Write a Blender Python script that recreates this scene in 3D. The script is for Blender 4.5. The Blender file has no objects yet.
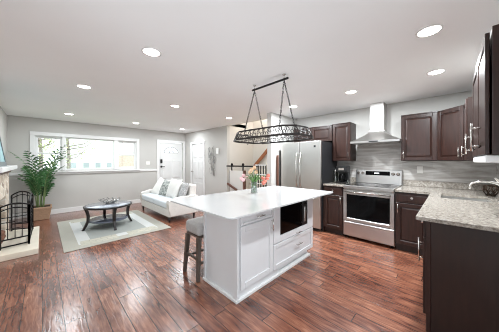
import bpy, bmesh, math, random
from mathutils import Vector, Matrix
random.seed(7)
S = bpy.context.scene
COL = S.collection
PI = math.pi

# ------------------------------------------------------------------ camera
H = 1.367
YAW = 0.779
cam_d = bpy.data.cameras.new('camera')
cam = bpy.data.objects.new('camera', cam_d); COL.objects.link(cam)
cam.location = (0, 0, H)
cam.rotation_euler = (PI/2, 0, math.atan2(math.sin(YAW), math.cos(YAW)) - PI/2)
cam_d.sensor_width = 36; cam_d.lens = 204.17/499*36
cam_d.shift_y = -(166-161.25)/499
cam_d.clip_start = 0.02
S.camera = cam

# ------------------------------------------------------------------ world, exposure
S.view_settings.view_transform = 'Standard'
S.view_settings.look = 'None'
S.view_settings.exposure = 0.40
S.view_settings.gamma = 1
S.view_settings.use_curve_mapping = False
S.cycles.use_denoising = True
S.cycles.filter_width = 1.0
S.cycles.max_bounces = 8
S.cycles.diffuse_bounces = 6
S.cycles.sample_clamp_indirect = 6
w = bpy.data.worlds.new('overcast_sky'); S.world = w; w.use_nodes = True
bgn = w.node_tree.nodes['Background']
bgn.inputs[0].default_value = (0.86, 0.94, 1.0, 1)
bgn.inputs[1].default_value = 2.2
CAN_W = 13.0      # recessed lamp power
CAN_E = 14.0      # lamp diffuser emission

# ------------------------------------------------------------------ materials
def lin(c):
    return tuple(((v/255)/12.92 if v/255 <= .04045 else ((v/255+.055)/1.055)**2.4) for v in c)
MATS = {}
def new_mat(name):
    m = bpy.data.materials.new(name); m.use_nodes = True
    nt = m.node_tree
    return m, nt, nt.nodes['Principled BSDF']
def setin(b, **k):
    for n, v in k.items():
        b.inputs[n.replace('_', ' ')].default_value = v
def mat(name, rgb, rough=.5, metal=0, var=0.06, scale=8, bump=0, bscale=60, stretch=(1,1,1), spec=.5, coat=0):
    """plain material with procedural colour variation and optional bump"""
    m, nt, b = new_mat(name); N, L = nt.nodes, nt.links
    c = lin(rgb)
    tc = N.new('ShaderNodeTexCoord'); mp = N.new('ShaderNodeMapping')
    mp.inputs['Scale'].default_value = stretch
    L.new(tc.outputs['Object'], mp.inputs[0])
    nz = N.new('ShaderNodeTexNoise'); nz.inputs['Scale'].default_value = scale; nz.inputs['Detail'].default_value = 4
    L.new(mp.outputs[0], nz.inputs['Vector'])
    cr = N.new('ShaderNodeValToRGB')
    cr.color_ramp.elements[0].position = .3; cr.color_ramp.elements[1].position = .7
    cr.color_ramp.elements[0].color = tuple(v*(1-var) for v in c)+(1,)
    cr.color_ramp.elements[1].color = tuple(min(1, v*(1+var)) for v in c)+(1,)
    L.new(nz.outputs[0], cr.inputs[0]); L.new(cr.outputs[0], b.inputs['Base Color'])
    b.inputs['Roughness'].default_value = rough; b.inputs['Metallic'].default_value = metal
    b.inputs['Specular IOR Level'].default_value = spec
    if coat: b.inputs['Coat Weight'].default_value = coat; b.inputs['Coat Roughness'].default_value = .08
    if bump:
        n2 = N.new('ShaderNodeTexNoise'); n2.inputs['Scale'].default_value = bscale; n2.inputs['Detail'].default_value = 5
        L.new(mp.outputs[0], n2.inputs['Vector'])
        bp = N.new('ShaderNodeBump'); bp.inputs['Strength'].default_value = bump; bp.inputs['Distance'].default_value = .01
        L.new(n2.outputs[0], bp.inputs['Height']); L.new(bp.outputs[0], b.inputs['Normal'])
    return m
def emis(name, rgb, s):
    m, nt, b = new_mat(name)
    b.inputs['Base Color'].default_value = (.9, .9, .9, 1)
    b.inputs['Emission Color'].default_value = lin(rgb)+(1,); b.inputs['Emission Strength'].default_value = s
    return m
def glass(name, tint=(1,1,1), gloss=.08):
    m = bpy.data.materials.new(name); m.use_nodes = True; nt = m.node_tree; N, L = nt.nodes, nt.links
    N.remove(N['Principled BSDF'])
    t = N.new('ShaderNodeBsdfTransparent'); t.inputs[0].default_value = tint+(1,)
    g = N.new('ShaderNodeBsdfGlossy'); g.inputs['Roughness'].default_value = .02
    fr = N.new('ShaderNodeLayerWeight'); fr.inputs[0].default_value = .15
    mth = N.new('ShaderNodeMath'); mth.operation = 'MULTIPLY_ADD'; mth.inputs[1].default_value = .6; mth.inputs[2].default_value = gloss*.4
    mx = N.new('ShaderNodeMixShader')
    L.new(fr.outputs['Fresnel'], mth.inputs[0]); L.new(mth.outputs[0], mx.inputs[0])
    L.new(t.outputs[0], mx.inputs[1]); L.new(g.outputs[0], mx.inputs[2])
    L.new(mx.outputs[0], N['Material Output'].inputs[0])
    return m
def floor_mat():
    m, nt, b = new_mat('hardwood_planks'); N, L = nt.nodes, nt.links
    def math_(op, a, bb=None, c=None):
        n = N.new('ShaderNodeMath'); n.operation = op
        for i, v in enumerate((a, bb, c)):
            if v is None: continue
            if isinstance(v, (int, float)): n.inputs[i].default_value = v
            else: L.new(v, n.inputs[i])
        return n.outputs[0]
    tc = N.new('ShaderNodeTexCoord'); sp = N.new('ShaderNodeSeparateXYZ'); L.new(tc.outputs['Object'], sp.inputs[0])
    x, y = sp.outputs[0], sp.outputs[1]
    W_, LEN = .132, 1.2
    xr = math_('DIVIDE', x, W_); row = math_('FLOOR', xr); fx = math_('FRACT', xr)
    wn = N.new('ShaderNodeTexWhiteNoise'); wn.noise_dimensions = '1D'; L.new(row, wn.inputs['W'])
    yo = math_('ADD', math_('DIVIDE', y, LEN), math_('MULTIPLY', wn.outputs[0], 7.3))
    col_ = math_('FLOOR', yo); fy = math_('FRACT', yo)
    cb = N.new('ShaderNodeCombineXYZ'); L.new(row, cb.inputs[0]); L.new(col_, cb.inputs[1])
    w2 = N.new('ShaderNodeTexWhiteNoise'); w2.noise_dimensions = '2D'; L.new(cb.outputs[0], w2.inputs['Vector'])
    # grain stretched along Y, offset per plank
    cg = N.new('ShaderNodeCombineXYZ')
    L.new(math_('MULTIPLY', x, 48), cg.inputs[0]); L.new(math_('MULTIPLY', y, 5.5), cg.inputs[1]); L.new(math_('MULTIPLY', w2.outputs[0], 40), cg.inputs[2])
    gn = N.new('ShaderNodeTexNoise'); gn.inputs['Scale'].default_value = 1; gn.inputs['Detail'].default_value = 6; gn.inputs['Distortion'].default_value = .9
    L.new(cg.outputs[0], gn.inputs['Vector'])
    cg2 = N.new('ShaderNodeCombineXYZ')
    L.new(math_('MULTIPLY', x, 9), cg2.inputs[0]); L.new(math_('MULTIPLY', y, 3.2), cg2.inputs[1]); L.new(math_('MULTIPLY', w2.outputs[0], 17), cg2.inputs[2])
    kn = N.new('ShaderNodeTexNoise'); kn.inputs['Scale'].default_value = 1; kn.inputs['Detail'].default_value = 3; kn.inputs['Distortion'].default_value = .3
    L.new(cg2.outputs[0], kn.inputs['Vector'])
    f = math_('ADD', math_('MULTIPLY', w2.outputs[0], .17), math_('ADD', math_('MULTIPLY', gn.outputs[0], .75), math_('MULTIPLY', kn.outputs[0], .5)))
    cr = N.new('ShaderNodeValToRGB'); E_ = cr.color_ramp.elements
    E_[0].position = .42; E_[0].color = lin((56, 29, 23))+(1,)
    E_[1].position = 1.0; E_[1].color = lin((172, 122, 96))+(1,)
    e = E_.new(.60); e.color = lin((100, 58, 45))+(1,)
    e = E_.new(.78); e.color = lin((134, 84, 64))+(1,)
    L.new(f, cr.inputs[0])
    # seams
    dx = math_('MINIMUM', fx, math_('SUBTRACT', 1, fx)); dy = math_('MINIMUM', fy, math_('SUBTRACT', 1, fy))
    sx = math_('GREATER_THAN', dx, .019); sy = math_('GREATER_THAN', dy, .0022)
    seam = math_('MULTIPLY', sx, sy)
    mx = N.new('ShaderNodeMix'); mx.data_type = 'RGBA'; L.new(seam, mx.inputs[0])
    mx.inputs[6].default_value = lin((26, 13, 10))+(1,); L.new(cr.outputs[0], mx.inputs[7])
    L.new(mx.outputs[2], b.inputs['Base Color'])
    rr = math_('ADD', .17, math_('MULTIPLY', gn.outputs[0], .14)); L.new(rr, b.inputs['Roughness'])
    hb = math_('ADD', math_('MULTIPLY', kn.outputs[0], .55), math_('ADD', math_('MULTIPLY', gn.outputs[0], .2), math_('MULTIPLY', seam, .8)))
    bp = N.new('ShaderNodeBump'); bp.inputs['Strength'].default_value = .55; bp.inputs['Distance'].default_value = .010
    L.new(hb, bp.inputs['Height']); L.new(bp.outputs[0], b.inputs['Normal'])
    b.inputs['Specular IOR Level'].default_value = .7
    b.inputs['Coat Weight'].default_value = .45; b.inputs['Coat Roughness'].default_value = .24
    L.new(bp.outputs[0], b.inputs['Coat Normal'])
    return m
def granite_mat():
    m, nt, b = new_mat('speckled_granite'); N, L = nt.nodes, nt.links
    tc = N.new('ShaderNodeTexCoord')
    v = N.new('ShaderNodeTexVoronoi'); v.inputs['Scale'].default_value = 110; L.new(tc.outputs['Object'], v.inputs['Vector'])
    n = N.new('ShaderNodeTexNoise'); n.inputs['Scale'].default_value = 34; n.inputs['Detail'].default_value = 10; n.inputs['Roughness'].default_value = .75
    L.new(tc.outputs['Object'], n.inputs['Vector'])
    cr = N.new('ShaderNodeValToRGB'); E_ = cr.color_ramp.elements
    E_[0].position = .36; E_[0].color = lin((122, 112, 102))+(1,)
    E_[1].position = .66; E_[1].color = lin((184, 177, 167))+(1,)
    e = E_.new(.45); e.color = lin((136, 128, 119))+(1,)
    e = E_.new(.54); e.color = lin((162, 155, 146))+(1,)
    L.new(n.outputs[0], cr.inputs[0])
    sp = N.new('ShaderNodeSeparateColor'); L.new(v.outputs['Color'], sp.inputs[0])
    c2 = N.new('ShaderNodeValToRGB'); c2.color_ramp.elements[0].position = .06; c2.color_ramp.elements[1].position = .16
    c2.color_ramp.elements[0].color = (.25, .22, .2, 1); c2.color_ramp.elements[1].color = (1, 1, 1, 1)
    L.new(sp.outputs[0], c2.inputs[0])
    mx = N.new('ShaderNodeMix'); mx.data_type = 'RGBA'; mx.blend_type = 'MULTIPLY'; mx.inputs[0].default_value = .4
    L.new(cr.outputs[0], mx.inputs[6]); L.new(c2.outputs[0], mx.inputs[7]); L.new(mx.outputs[2], b.inputs['Base Color'])
    b.inputs['Roughness'].default_value = .14
    return m
def tile_mat(name, axis):
    """long stone tiles; axis = the horizontal axis of the wall ('X' or 'Y')"""
    m, nt, b = new_mat(name); N, L = nt.nodes, nt.links
    tc = N.new('ShaderNodeTexCoord'); sp = N.new('ShaderNodeSeparateXYZ'); L.new(tc.outputs['Object'], sp.inputs[0])
    cb = N.new('ShaderNodeCombineXYZ'); L.new(sp.outputs[0 if axis == 'X' else 1], cb.inputs[0]); L.new(sp.outputs[2], cb.inputs[1])
    br = N.new('ShaderNodeTexBrick'); br.inputs['Scale'].default_value = 1
    br.inputs['Brick Width'].default_value = .42; br.inputs['Row Height'].default_value = .105
    br.inputs['Mortar Size'].default_value = .0025; br.inputs['Mortar Smooth'].default_value = .2
    br.inputs['Color1'].default_value = lin((214, 212, 209))+(1,); br.inputs['Color2'].default_value = lin((196, 192, 188))+(1,)
    br.inputs['Mortar'].default_value = lin((212, 210, 206))+(1,)
    L.new(cb.outputs[0], br.inputs['Vector'])
    mp = N.new('ShaderNodeMapping'); mp.inputs['Scale'].default_value = (1.5, 9, 1); L.new(cb.outputs[0], mp.inputs[0])
    n = N.new('ShaderNodeTexNoise'); n.inputs['Scale'].default_value = 1.0; n.inputs['Detail'].default_value = 7; n.inputs['Distortion'].default_value = 1.6
    L.new(mp.outputs[0], n.inputs['Vector'])
    cr = N.new('ShaderNodeValToRGB'); cr.color_ramp.elements[0].position = .34; cr.color_ramp.elements[1].position = .62
    cr.color_ramp.elements[0].color = lin((184, 176, 170))+(1,); cr.color_ramp.elements[1].color = (1, 1, 1, 1)
    L.new(n.outputs[0], cr.inputs[0])
    mx = N.new('ShaderNodeMix'); mx.data_type = 'RGBA'; mx.blend_type = 'MULTIPLY'; mx.inputs[0].default_value = .8
    L.new(br.outputs['Color'], mx.inputs[6]); L.new(cr.outputs[0], mx.inputs[7]); L.new(mx.outputs[2], b.inputs['Base Color'])
    b.inputs['Roughness'].default_value = .25
    bp = N.new('ShaderNodeBump'); bp.inputs['Strength'].default_value = .4; bp.inputs['Distance'].default_value = .003; bp.invert = True
    L.new(br.outputs['Fac'], bp.inputs['Height']); L.new(bp.outputs[0], b.inputs['Normal'])
    return m
def stone_mat():
    m, nt, b = new_mat('fieldstone'); N, L = nt.nodes, nt.links
    tc = N.new('ShaderNodeTexCoord')
    v = N.new('ShaderNodeTexVoronoi'); v.inputs['Scale'].default_value = 9; L.new(tc.outputs['Object'], v.inputs['Vector'])
    ve = N.new('ShaderNodeTexVoronoi'); ve.feature = 'DISTANCE_TO_EDGE'; ve.inputs['Scale'].default_value = 9; L.new(tc.outputs['Object'], ve.inputs['Vector'])
    sp = N.new('ShaderNodeSeparateColor'); L.new(v.outputs['Color'], sp.inputs[0])
    cr = N.new('ShaderNodeValToRGB'); E_ = cr.color_ramp.elements
    E_[0].color = lin((118, 92, 74))+(1,); E_[1].color = lin((232, 220, 204))+(1,)
    e = E_.new(.35); e.color = lin((205, 188, 168))+(1,)
    L.new(sp.outputs[0], cr.inputs[0])
    gt = N.new('ShaderNodeMath'); gt.operation = 'GREATER_THAN'; gt.inputs[1].default_value = .05; L.new(ve.outputs['Distance'], gt.inputs[0])
    mx = N.new('ShaderNodeMix'); mx.data_type = 'RGBA'; L.new(gt.outputs[0], mx.inputs[0])
    mx.inputs[6].default_value = lin((226, 220, 210))+(1,); L.new(cr.outputs[0], mx.inputs[7]); L.new(mx.outputs[2], b.inputs['Base Color'])
    bp = N.new('ShaderNodeBump'); bp.inputs['Distance'].default_value = .03; L.new(ve.outputs['Distance'], bp.inputs['Height']); L.new(bp.outputs[0], b.inputs['Normal'])
    b.inputs['Roughness'].default_value = .8
    return m
def rug_mat(x0, x1, y0, y1):
    m, nt, b = new_mat('rug_pile'); N, L = nt.nodes, nt.links
    def M_(op, a, bb=None):
        n = N.new('ShaderNodeMath'); n.operation = op
        for i, v in enumerate((a, bb)):
            if v is None: continue
            if isinstance(v, (int, float)): n.inputs[i].default_value = v
            else: L.new(v, n.inputs[i])
        return n.outputs[0]
    tc = N.new('ShaderNodeTexCoord'); sp = N.new('ShaderNodeSeparateXYZ'); L.new(tc.outputs['Object'], sp.inputs[0])
    x, y = sp.outputs[0], sp.outputs[1]
    hx, hy = (x1-x0)/2, (y1-y0)/2
    ex = M_('SUBTRACT', hx, M_('ABSOLUTE', x)); ey = M_('SUBTRACT', hy, M_('ABSOLUTE', y))
    d = M_('MINIMUM', ex, ey)
    nz = N.new('ShaderNodeTexNoise'); nz.inputs['Scale'].default_value = 120; L.new(tc.outputs['Object'], nz.inputs['Vector'])
    def mix(f, c0, c1):
        n = N.new('ShaderNodeMix'); n.data_type = 'RGBA'; L.new(f, n.inputs[0])
        for i, c in ((6, c0), (7, c1)):
            if isinstance(c, tuple): n.inputs[i].default_value = c+(1,)
            else: L.new(c, n.inputs[i])
        return n.outputs[2]
    centre, pale, edge, blk = lin((168, 172, 168)), lin((206, 208, 206)), lin((176, 174, 164)), lin((200, 196, 182))
    c = mix(M_('GREATER_THAN', d, .36), pale, centre)
    c = mix(M_('GREATER_THAN', d, .19), edge, c)
    # cream block motifs near the corners and the middle of the short sides
    bk = N.new('ShaderNodeTexBrick'); bk.inputs['Scale'].default_value = 1; bk.inputs['Brick Width'].default_value = .16; bk.inputs['Row Height'].default_value = .09
    bk.inputs['Mortar Size'].default_value = .008; bk.inputs['Color1'].default_value = blk+(1,); bk.inputs['Color2'].default_value = lin((184, 182, 168))+(1,); bk.inputs['Mortar'].default_value = edge+(1,)
    L.new(tc.outputs['Object'], bk.inputs['Vector'])
    near = M_('MULTIPLY', M_('LESS_THAN', M_('ABSOLUTE', M_('SUBTRACT', ey, .24)), .12), M_('LESS_THAN', M_('ABSOLUTE', M_('SUBTRACT', M_('ABSOLUTE', x), hx*.42)), .26))
    c = mix(near, c, bk.outputs['Color'])
    mm = N.new('ShaderNodeMix'); mm.data_type = 'RGBA'; mm.blend_type = 'MULTIPLY'; mm.inputs[0].default_value = .25
    L.new(c, mm.inputs[6]); L.new(nz.outputs['Color'], mm.inputs[7]); L.new(mm.outputs[2], b.inputs['Base Color'])
    bp = N.new('ShaderNodeBump'); bp.inputs['Distance'].default_value = .006; bp.inputs['Strength'].default_value = .6
    L.new(nz.outputs[0], bp.inputs['Height']); L.new(bp.outputs[0], b.inputs['Normal'])
    b.inputs['Roughness'].default_value = .95; b.inputs['Specular IOR Level'].default_value = .1
    return m
def patterned(name, c0, c1, scale=30):
    m, nt, b = new_mat(name); N, L = nt.nodes, nt.links
    tc = N.new('ShaderNodeTexCoord'); v = N.new('ShaderNodeTexVoronoi'); v.inputs['Scale'].default_value = scale; v.feature = 'SMOOTH_F1'
    L.new(tc.outputs['Object'], v.inputs['Vector'])
    wv = N.new('ShaderNodeMath'); wv.operation = 'SINE'; ml = N.new('ShaderNodeMath'); ml.operation = 'MULTIPLY'; ml.inputs[1].default_value = 18
    L.new(v.outputs['Distance'], ml.inputs[0]); L.new(ml.outputs[0], wv.inputs[0])
    cr = N.new('ShaderNodeValToRGB'); cr.color_ramp.elements[0].position = .35; cr.color_ramp.elements[1].position = .65
    cr.color_ramp.elements[0].color = lin(c0)+(1,); cr.color_ramp.elements[1].color = lin(c1)+(1,)
    L.new(wv.outputs[0], cr.inputs[0]); L.new(cr.outputs[0], b.inputs['Base Color']); b.inputs['Roughness'].default_value = .9
    return m

FLOOR = floor_mat(); GRANITE = granite_mat(); TILE_Y = tile_mat('stone_tile_back', 'Y'); TILE_X = tile_mat('stone_tile_side', 'X'); STONE = stone_mat()
WALL = mat('grey_wall_paint', (192, 190, 186), .7, var=.015, scale=3, bump=.05, bscale=200)
STAIRW = mat('cream_wall_paint', (206, 203, 198), .7, var=.015, scale=3)
CEIL = mat('ceiling_paint', (243, 243, 243), .85, var=.01, scale=2)
TRIM = mat('white_trim_paint', (228, 228, 227), .4, var=.01)
DOORW = mat('white_door_paint', (220, 220, 219), .45, var=.01)
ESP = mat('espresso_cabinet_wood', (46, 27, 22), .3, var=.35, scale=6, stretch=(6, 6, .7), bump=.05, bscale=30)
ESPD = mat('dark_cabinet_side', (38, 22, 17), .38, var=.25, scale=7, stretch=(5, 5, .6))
WHITEC = mat('white_cabinet_paint', (222, 223, 225), .35, var=.01)
QUARTZ = mat('white_quartz', (194, 194, 194), .12, var=.02, scale=5)
STEEL = mat('brushed_stainless', (206, 204, 201), .33, 1, var=.01, scale=1.5)
STEELH = mat('brushed_stainless_horizontal', (196, 194, 192), .30, 1, var=.01, scale=1.5)
CHROME = mat('polished_nickel', (214, 212, 208), .16, 1, var=.01, scale=2)
BLKGL = mat('black_glass', (8, 8, 9), .07, var=.1, spec=.12)
BLACK = mat('black_plastic', (20, 20, 21), .35, var=.1)
IRON = mat('wrought_iron', (26, 24, 24), .5, .4, var=.15, scale=30)
RACKM = mat('pot_rack_iron', (46, 41, 39), .4, .7, var=.25, scale=40)
FRSIDE = mat('fridge_side', (38, 38, 41), .45, .2, var=.04)
SOFAM = mat('pale_linen', (216, 213, 208), .92, var=.04, scale=25, bump=.25, bscale=250, spec=.15)
CUSH = mat('pale_blue_grey_cushion', (214, 220, 224), .92, var=.03, scale=25, bump=.2, bscale=250, spec=.15)
PILW = mat('white_pillow_cotton', (228, 227, 223), .95, var=.03, scale=20, bump=.2, bscale=150, spec=.1)
PILP = patterned('grey_patterned_fabric', (120, 126, 124), (206, 208, 204), 26)
PILG = patterned('grey_fleck_fabric', (150, 150, 150), (206, 206, 206), 40)
STOOLF = mat('grey_stool_linen', (176, 174, 172), .95, var=.08, scale=40, bump=.3, bscale=300, spec=.1)
STOOLW = mat('weathered_dark_oak', (84, 72, 64), .55, var=.25, scale=10, stretch=(5, 5, .6))
TABLEW = mat('ebony_table_wood', (26, 20, 20), .28, var=.2, scale=8, stretch=(3, 3, .5))
TABTOP = mat('painted_reflection_top', (128, 134, 146), .08, var=.05, scale=4, coat=.6)  # pale blue-grey base colour paints the window reflection onto a dark top
SHELFT = mat('painted_reflection_shelf', (96, 100, 112), .12, var=.05, scale=4)  # dark shelf lightened in colour to stand in for reflected window light
LEAF = mat('palm_leaf_green', (66, 112, 64), .55, var=.35, scale=6)
LEAF2 = mat('tulip_leaf_green', (96, 140, 74), .5, var=.2, scale=20)
STEMG = mat('palm_stem_green', (112, 132, 84), .6, var=.2)
PLANT = mat('woven_planter', (172, 142, 116), .8, var=.2, scale=20, stretch=(1, 1, 6), bump=.5, bscale=80)
SOIL = mat('potting_soil', (58, 44, 36), .95, var=.3, scale=40)
HEARTH = mat('pale_hearth_stone', (222, 214, 198), .5, var=.07, scale=5, bump=.1, bscale=40)
MANTW = mat('dark_mantel_wood', (92, 62, 46), .5, var=.3, scale=8, stretch=(4, .5, 4))
RAILW = mat('oak_handrail_stain', (150, 92, 58), .4, var=.15, scale=12)
BRWN = mat('brown_wood_trim', (98, 62, 48), .5, var=.2, scale=12)
AQUA = mat('aqua_picture', (150, 190, 196), .5, var=.2, scale=3)
PFRM = mat('slate_picture_frame', (92, 100, 104), .4, var=.1)
SILVER = mat('silver_leaf_metal', (150, 150, 148), .3, .8, var=.25, scale=30)
MIRROR = mat('white_mirror_tile', (240, 240, 238), .3, .1, var=.02)
FRGREY = mat('grey_came', (150, 150, 150), .5, var=.05)
LENS = emis('lamp_diffuser', (255, 250, 240), CAN_E)
GLASS = glass('window_glass'); VGLASS = glass('vase_glass', (.9, .96, .93), .5)
GREYP = mat('plate_plastic', (236, 234, 230), .4, var=.01)
BRONZE = mat('dark_bronze', (58, 44, 34), .35, .8, var=.3, scale=30)
LCD = emis('range_display', (40, 70, 90), .6)
PINK = mat('pink_petal', (238, 196, 198), .6, var=.12, scale=30)
PEACH = mat('peach_petal', (236, 202, 168), .6, var=.12, scale=30)
CORAL = mat('coral_petal', (228, 136, 118), .6, var=.15, scale=30)
WATER = glass('vase_water', (.93, .97, .95), .2)
LAWN = mat('lawn_green', (150, 165, 120), .9, var=.25, scale=2)
HOUSEW = mat('white_siding', (236, 236, 236), .8, var=.02)
HOUSEB = mat('orange_brick', (226, 204, 192), .85, var=.2, scale=6)
HWIN = mat('house_window_grey', (168, 178, 184), .3, var=.1)
BARK = mat('tree_bark', (140, 130, 120), .9, var=.3, scale=12)
TLEAF = mat('spring_foliage', (176, 190, 130), .7, var=.35, scale=5)
LOG = mat('fireplace_log', (120, 76, 54), .8, var=.4, scale=14)
FIREB = mat('sooty_firebox', (34, 30, 28), .9, var=.2)

# ------------------------------------------------------------------ mesh building
class MB:
    def __init__(s): s.bm = bmesh.new()
    def _hex(s, P, b=0, seg=1):
        vs = [s.bm.verts.new(p) for p in P]
        F = [(0,3,2,1),(4,5,6,7),(0,1,5,4),(1,2,6,5),(2,3,7,6),(3,0,4,7)]
        fs = [s.bm.faces.new([vs[i] for i in f]) for f in F]
        if b > 0:
            es = list({e for f in fs for e in f.edges})
            bmesh.ops.bevel(s.bm, geom=es, offset=b, segments=seg, affect='EDGES', profile=.5)
        return s
    def box(s, x0, x1, y0, y1, z0, z1, b=0, seg=1):
        x0, x1 = sorted((x0, x1)); y0, y1 = sorted((y0, y1)); z0, z1 = sorted((z0, z1))
        b = min(b, (x1-x0)*.45, (y1-y0)*.45, (z1-z0)*.45)
        return s._hex([(x0,y0,z0),(x1,y0,z0),(x1,y1,z0),(x0,y1,z0),(x0,y0,z1),(x1,y0,z1),(x1,y1,z1),(x0,y1,z1)], b, seg)
    def hexa(s, bottom, top, b=0, seg=1): return s._hex(list(bottom)+list(top), b, seg)
    def bar(s, p0, p1, w, h, b=0):
        """square bar from p0 to p1"""
        p0, p1 = Vector(p0), Vector(p1); d = (p1-p0).normalized()
        up = Vector((0,0,1)) if abs(d.z) < .9 else Vector((1,0,0))
        u = d.cross(up).normalized()*w/2; v = u.cross(d).normalized()*h/2
        return s._hex([p0-u-v, p0+u-v, p0+u+v, p0-u+v, p1-u-v, p1+u-v, p1+u+v, p1-u+v], b)
    def tube(s, pts, r, seg=8, caps=True, closed=False):
        pts = [Vector(p) for p in pts]; n = len(pts); rings = []
        rr = r if isinstance(r, (list, tuple)) else [r]*n
        prev = None
        for i, p in enumerate(pts):
            if closed: d = pts[(i+1) % n]-pts[i-1]
            else: d = pts[min(i+1, n-1)]-pts[max(i-1, 0)]
            d.normalize()
            if prev is None:
                a = Vector((0,0,1)) if abs(d.z) < .9 else Vector((1,0,0))
                u = d.cross(a).normalized()
            else:
                u = (prev-d*prev.dot(d))
                u = u.normalized() if u.length > 1e-6 else d.orthogonal().normalized()
            prev = u; v = d.cross(u)
            rings.append([s.bm.verts.new(p+(u*math.cos(2*PI*k/seg)+v*math.sin(2*PI*k/seg))*rr[i]) for k in range(seg)])
        m = n if closed else n-1
        for i in range(m):
            A, B = rings[i], rings[(i+1) % n]
            for k in range(seg):
                f = s.bm.faces.new((A[k], A[(k+1) % seg], B[(k+1) % seg], B[k])); f.smooth = True
        if caps and not closed:
            s.bm.faces.new(rings[0][::-1]); s.bm.faces.new(rings[-1])
        return s
    def cyl(s, p0, p1, r0, r1=None, seg=20): return s.tube([p0, p1], [r0, r0 if r1 is None else r1], seg)
    def lathe(s, c, prof, seg=28, sx=1, sy=1):
        c = Vector(c); rings = []
        for r, z in prof:
            if r < 1e-5: rings.append([s.bm.verts.new(c+Vector((0,0,z)))])
            else: rings.append([s.bm.verts.new(c+Vector((r*sx*math.cos(2*PI*k/seg), r*sy*math.sin(2*PI*k/seg), z))) for k in range(seg)])
        for A, B in zip(rings, rings[1:]):
            for k in range(seg):
                q = [A[k % len(A)], A[(k+1) % len(A)], B[(k+1) % len(B)], B[k % len(B)]]
                q2 = []
                for vv in q:
                    if vv not in q2: q2.append(vv)
                if len(q2) > 2:
                    f = s.bm.faces.new(q2); f.smooth = True
        return s
    def sph(s, c, r, sx=1, sy=1, sz=1, n=12):
        return s.lathe(c, [(r*math.sin(PI*i/n), -r*sz*math.cos(PI*i/n)) for i in range(n+1)], 2*n, sx, sy)
    def prism(s, poly, z0, z1, b=0, seg=2):
        lo = [s.bm.verts.new((x, y, z0)) for x, y in poly]; hi = [s.bm.verts.new((x, y, z1)) for x, y in poly]
        n = len(poly)
        fs = [s.bm.faces.new(lo[::-1]), s.bm.faces.new(hi)]
        for i in range(n): fs.append(s.bm.faces.new((lo[i], lo[(i+1) % n], hi[(i+1) % n], hi[i])))
        if b:
            es = list(set(fs[0].edges) | set(fs[1].edges))
            bmesh.ops.bevel(s.bm, geom=es, offset=b, segments=seg, affect='EDGES', profile=.5)
        return s
    def quad(s, pts):
        s.bm.faces.new([s.bm.verts.new(p) for p in pts]); return s
    def xf(s, M):
        bmesh.ops.transform(s.bm, matrix=M, verts=s.bm.verts); return s
ORG = {}
def emit(name, mb, m, parent=None, origin=None, world=True):
    """link one mesh object; vertices are in world space, moved under the parent's origin"""
    me = bpy.data.meshes.new(name)
    bmesh.ops.recalc_face_normals(mb.bm, faces=mb.bm.faces)
    o = bpy.data.objects.new(name, me); COL.objects.link(o)
    if parent is not None:
        po = ORG[parent.name]; off = po; ORG[o.name] = po; o.parent = parent
    else:
        off = Vector(origin) if origin else Vector((0,0,0)); ORG[o.name] = off; o.location = off
    if off.length > 0: bmesh.ops.translate(mb.bm, vec=-off, verts=mb.bm.verts)
    mb.bm.to_mesh(me); mb.bm.free()
    if m: me.materials.append(m)
    return o
def tag(o, label, cat, group=None, kind=None):
    if label: o['label'] = label
    if cat: o['category'] = cat
    if group: o['group'] = group
    if kind: o['kind'] = kind
    return o
def thing(name, label, cat, loc=(0,0,0), group=None):
    o = bpy.data.objects.new(name, None); COL.objects.link(o); o.location = loc; o.empty_display_size = .1
    ORG[o.name] = Vector(loc); return tag(o, label, cat, group)
def struct(name, mb, m, parent=None, label=None, origin=None):
    o = emit(name, mb, m, parent, origin)
    if parent is None: o['kind'] = 'structure'
    if label: o['label'] = label
    return o
def sthing(name, loc=(0,0,0), label=None):
    o = bpy.data.objects.new(name, None); COL.objects.link(o); o.location = loc; ORG[o.name] = Vector(loc)
    o['kind'] = 'structure'
    if label: o['label'] = label
    return o
def copy_tree(src, loc=None, rotz=None, parent=None):
    c = src.copy(); COL.objects.link(c)
    if parent: c.parent = parent
    if loc is not None: c.location = loc
    if rotz is not None: c.rotation_euler = (0, 0, rotz)
    for ch in list(src.children): copy_tree(ch, parent=c)
    return c

# frame: oriented box helper (O origin, U along width, N outward normal)
class FR:
    def __init__(s, O, U, N): s.O, s.U, s.N = Vector(O), Vector(U).normalized(), Vector(N).normalized()
    def P(s, u, n, z): return s.O+s.U*u+s.N*n+Vector((0,0,z))
    def box(s, mb, u0, u1, n0, n1, z0, z1, b=0):
        return mb._hex([s.P(u0,n0,z0), s.P(u1,n0,z0), s.P(u1,n1,z0), s.P(u0,n1,z0), s.P(u0,n0,z1), s.P(u1,n0,z1), s.P(u1,n1,z1), s.P(u0,n1,z1)], b)
    def frustum(s, mb, u0, u1, z0, z1, n0, n1, ins):
        return mb._hex([s.P(u0,n0,z0), s.P(u1,n0,z0), s.P(u1,n0,z1), s.P(u0,n0,z1),
                        s.P(u0+ins,n1,z0+ins), s.P(u1-ins,n1,z0+ins), s.P(u1-ins,n1,z1-ins), s.P(u0+ins,n1,z1-ins)])
def panel_door(fr, u0, u1, z0, z1, th=.02, st=.055, raised=True):
    mb = MB()
    b = .003
    fr.box(mb, u0, u0+st, 0, th, z0, z1, b); fr.box(mb, u1-st, u1, 0, th, z0, z1, b)
    fr.box(mb, u0+st, u1-st, 0, th, z0, z0+st, b); fr.box(mb, u0+st, u1-st, 0, th, z1-st, z1, b)
    fr.box(mb, u0+st, u1-st, 0, th*.35, z0+st, z1-st)
    if raised: fr.frustum(mb, u0+st+.008, u1-st-.008, z0+st+.008, z1-st-.008, th*.35, th*.85, .022)
    return mb
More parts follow.
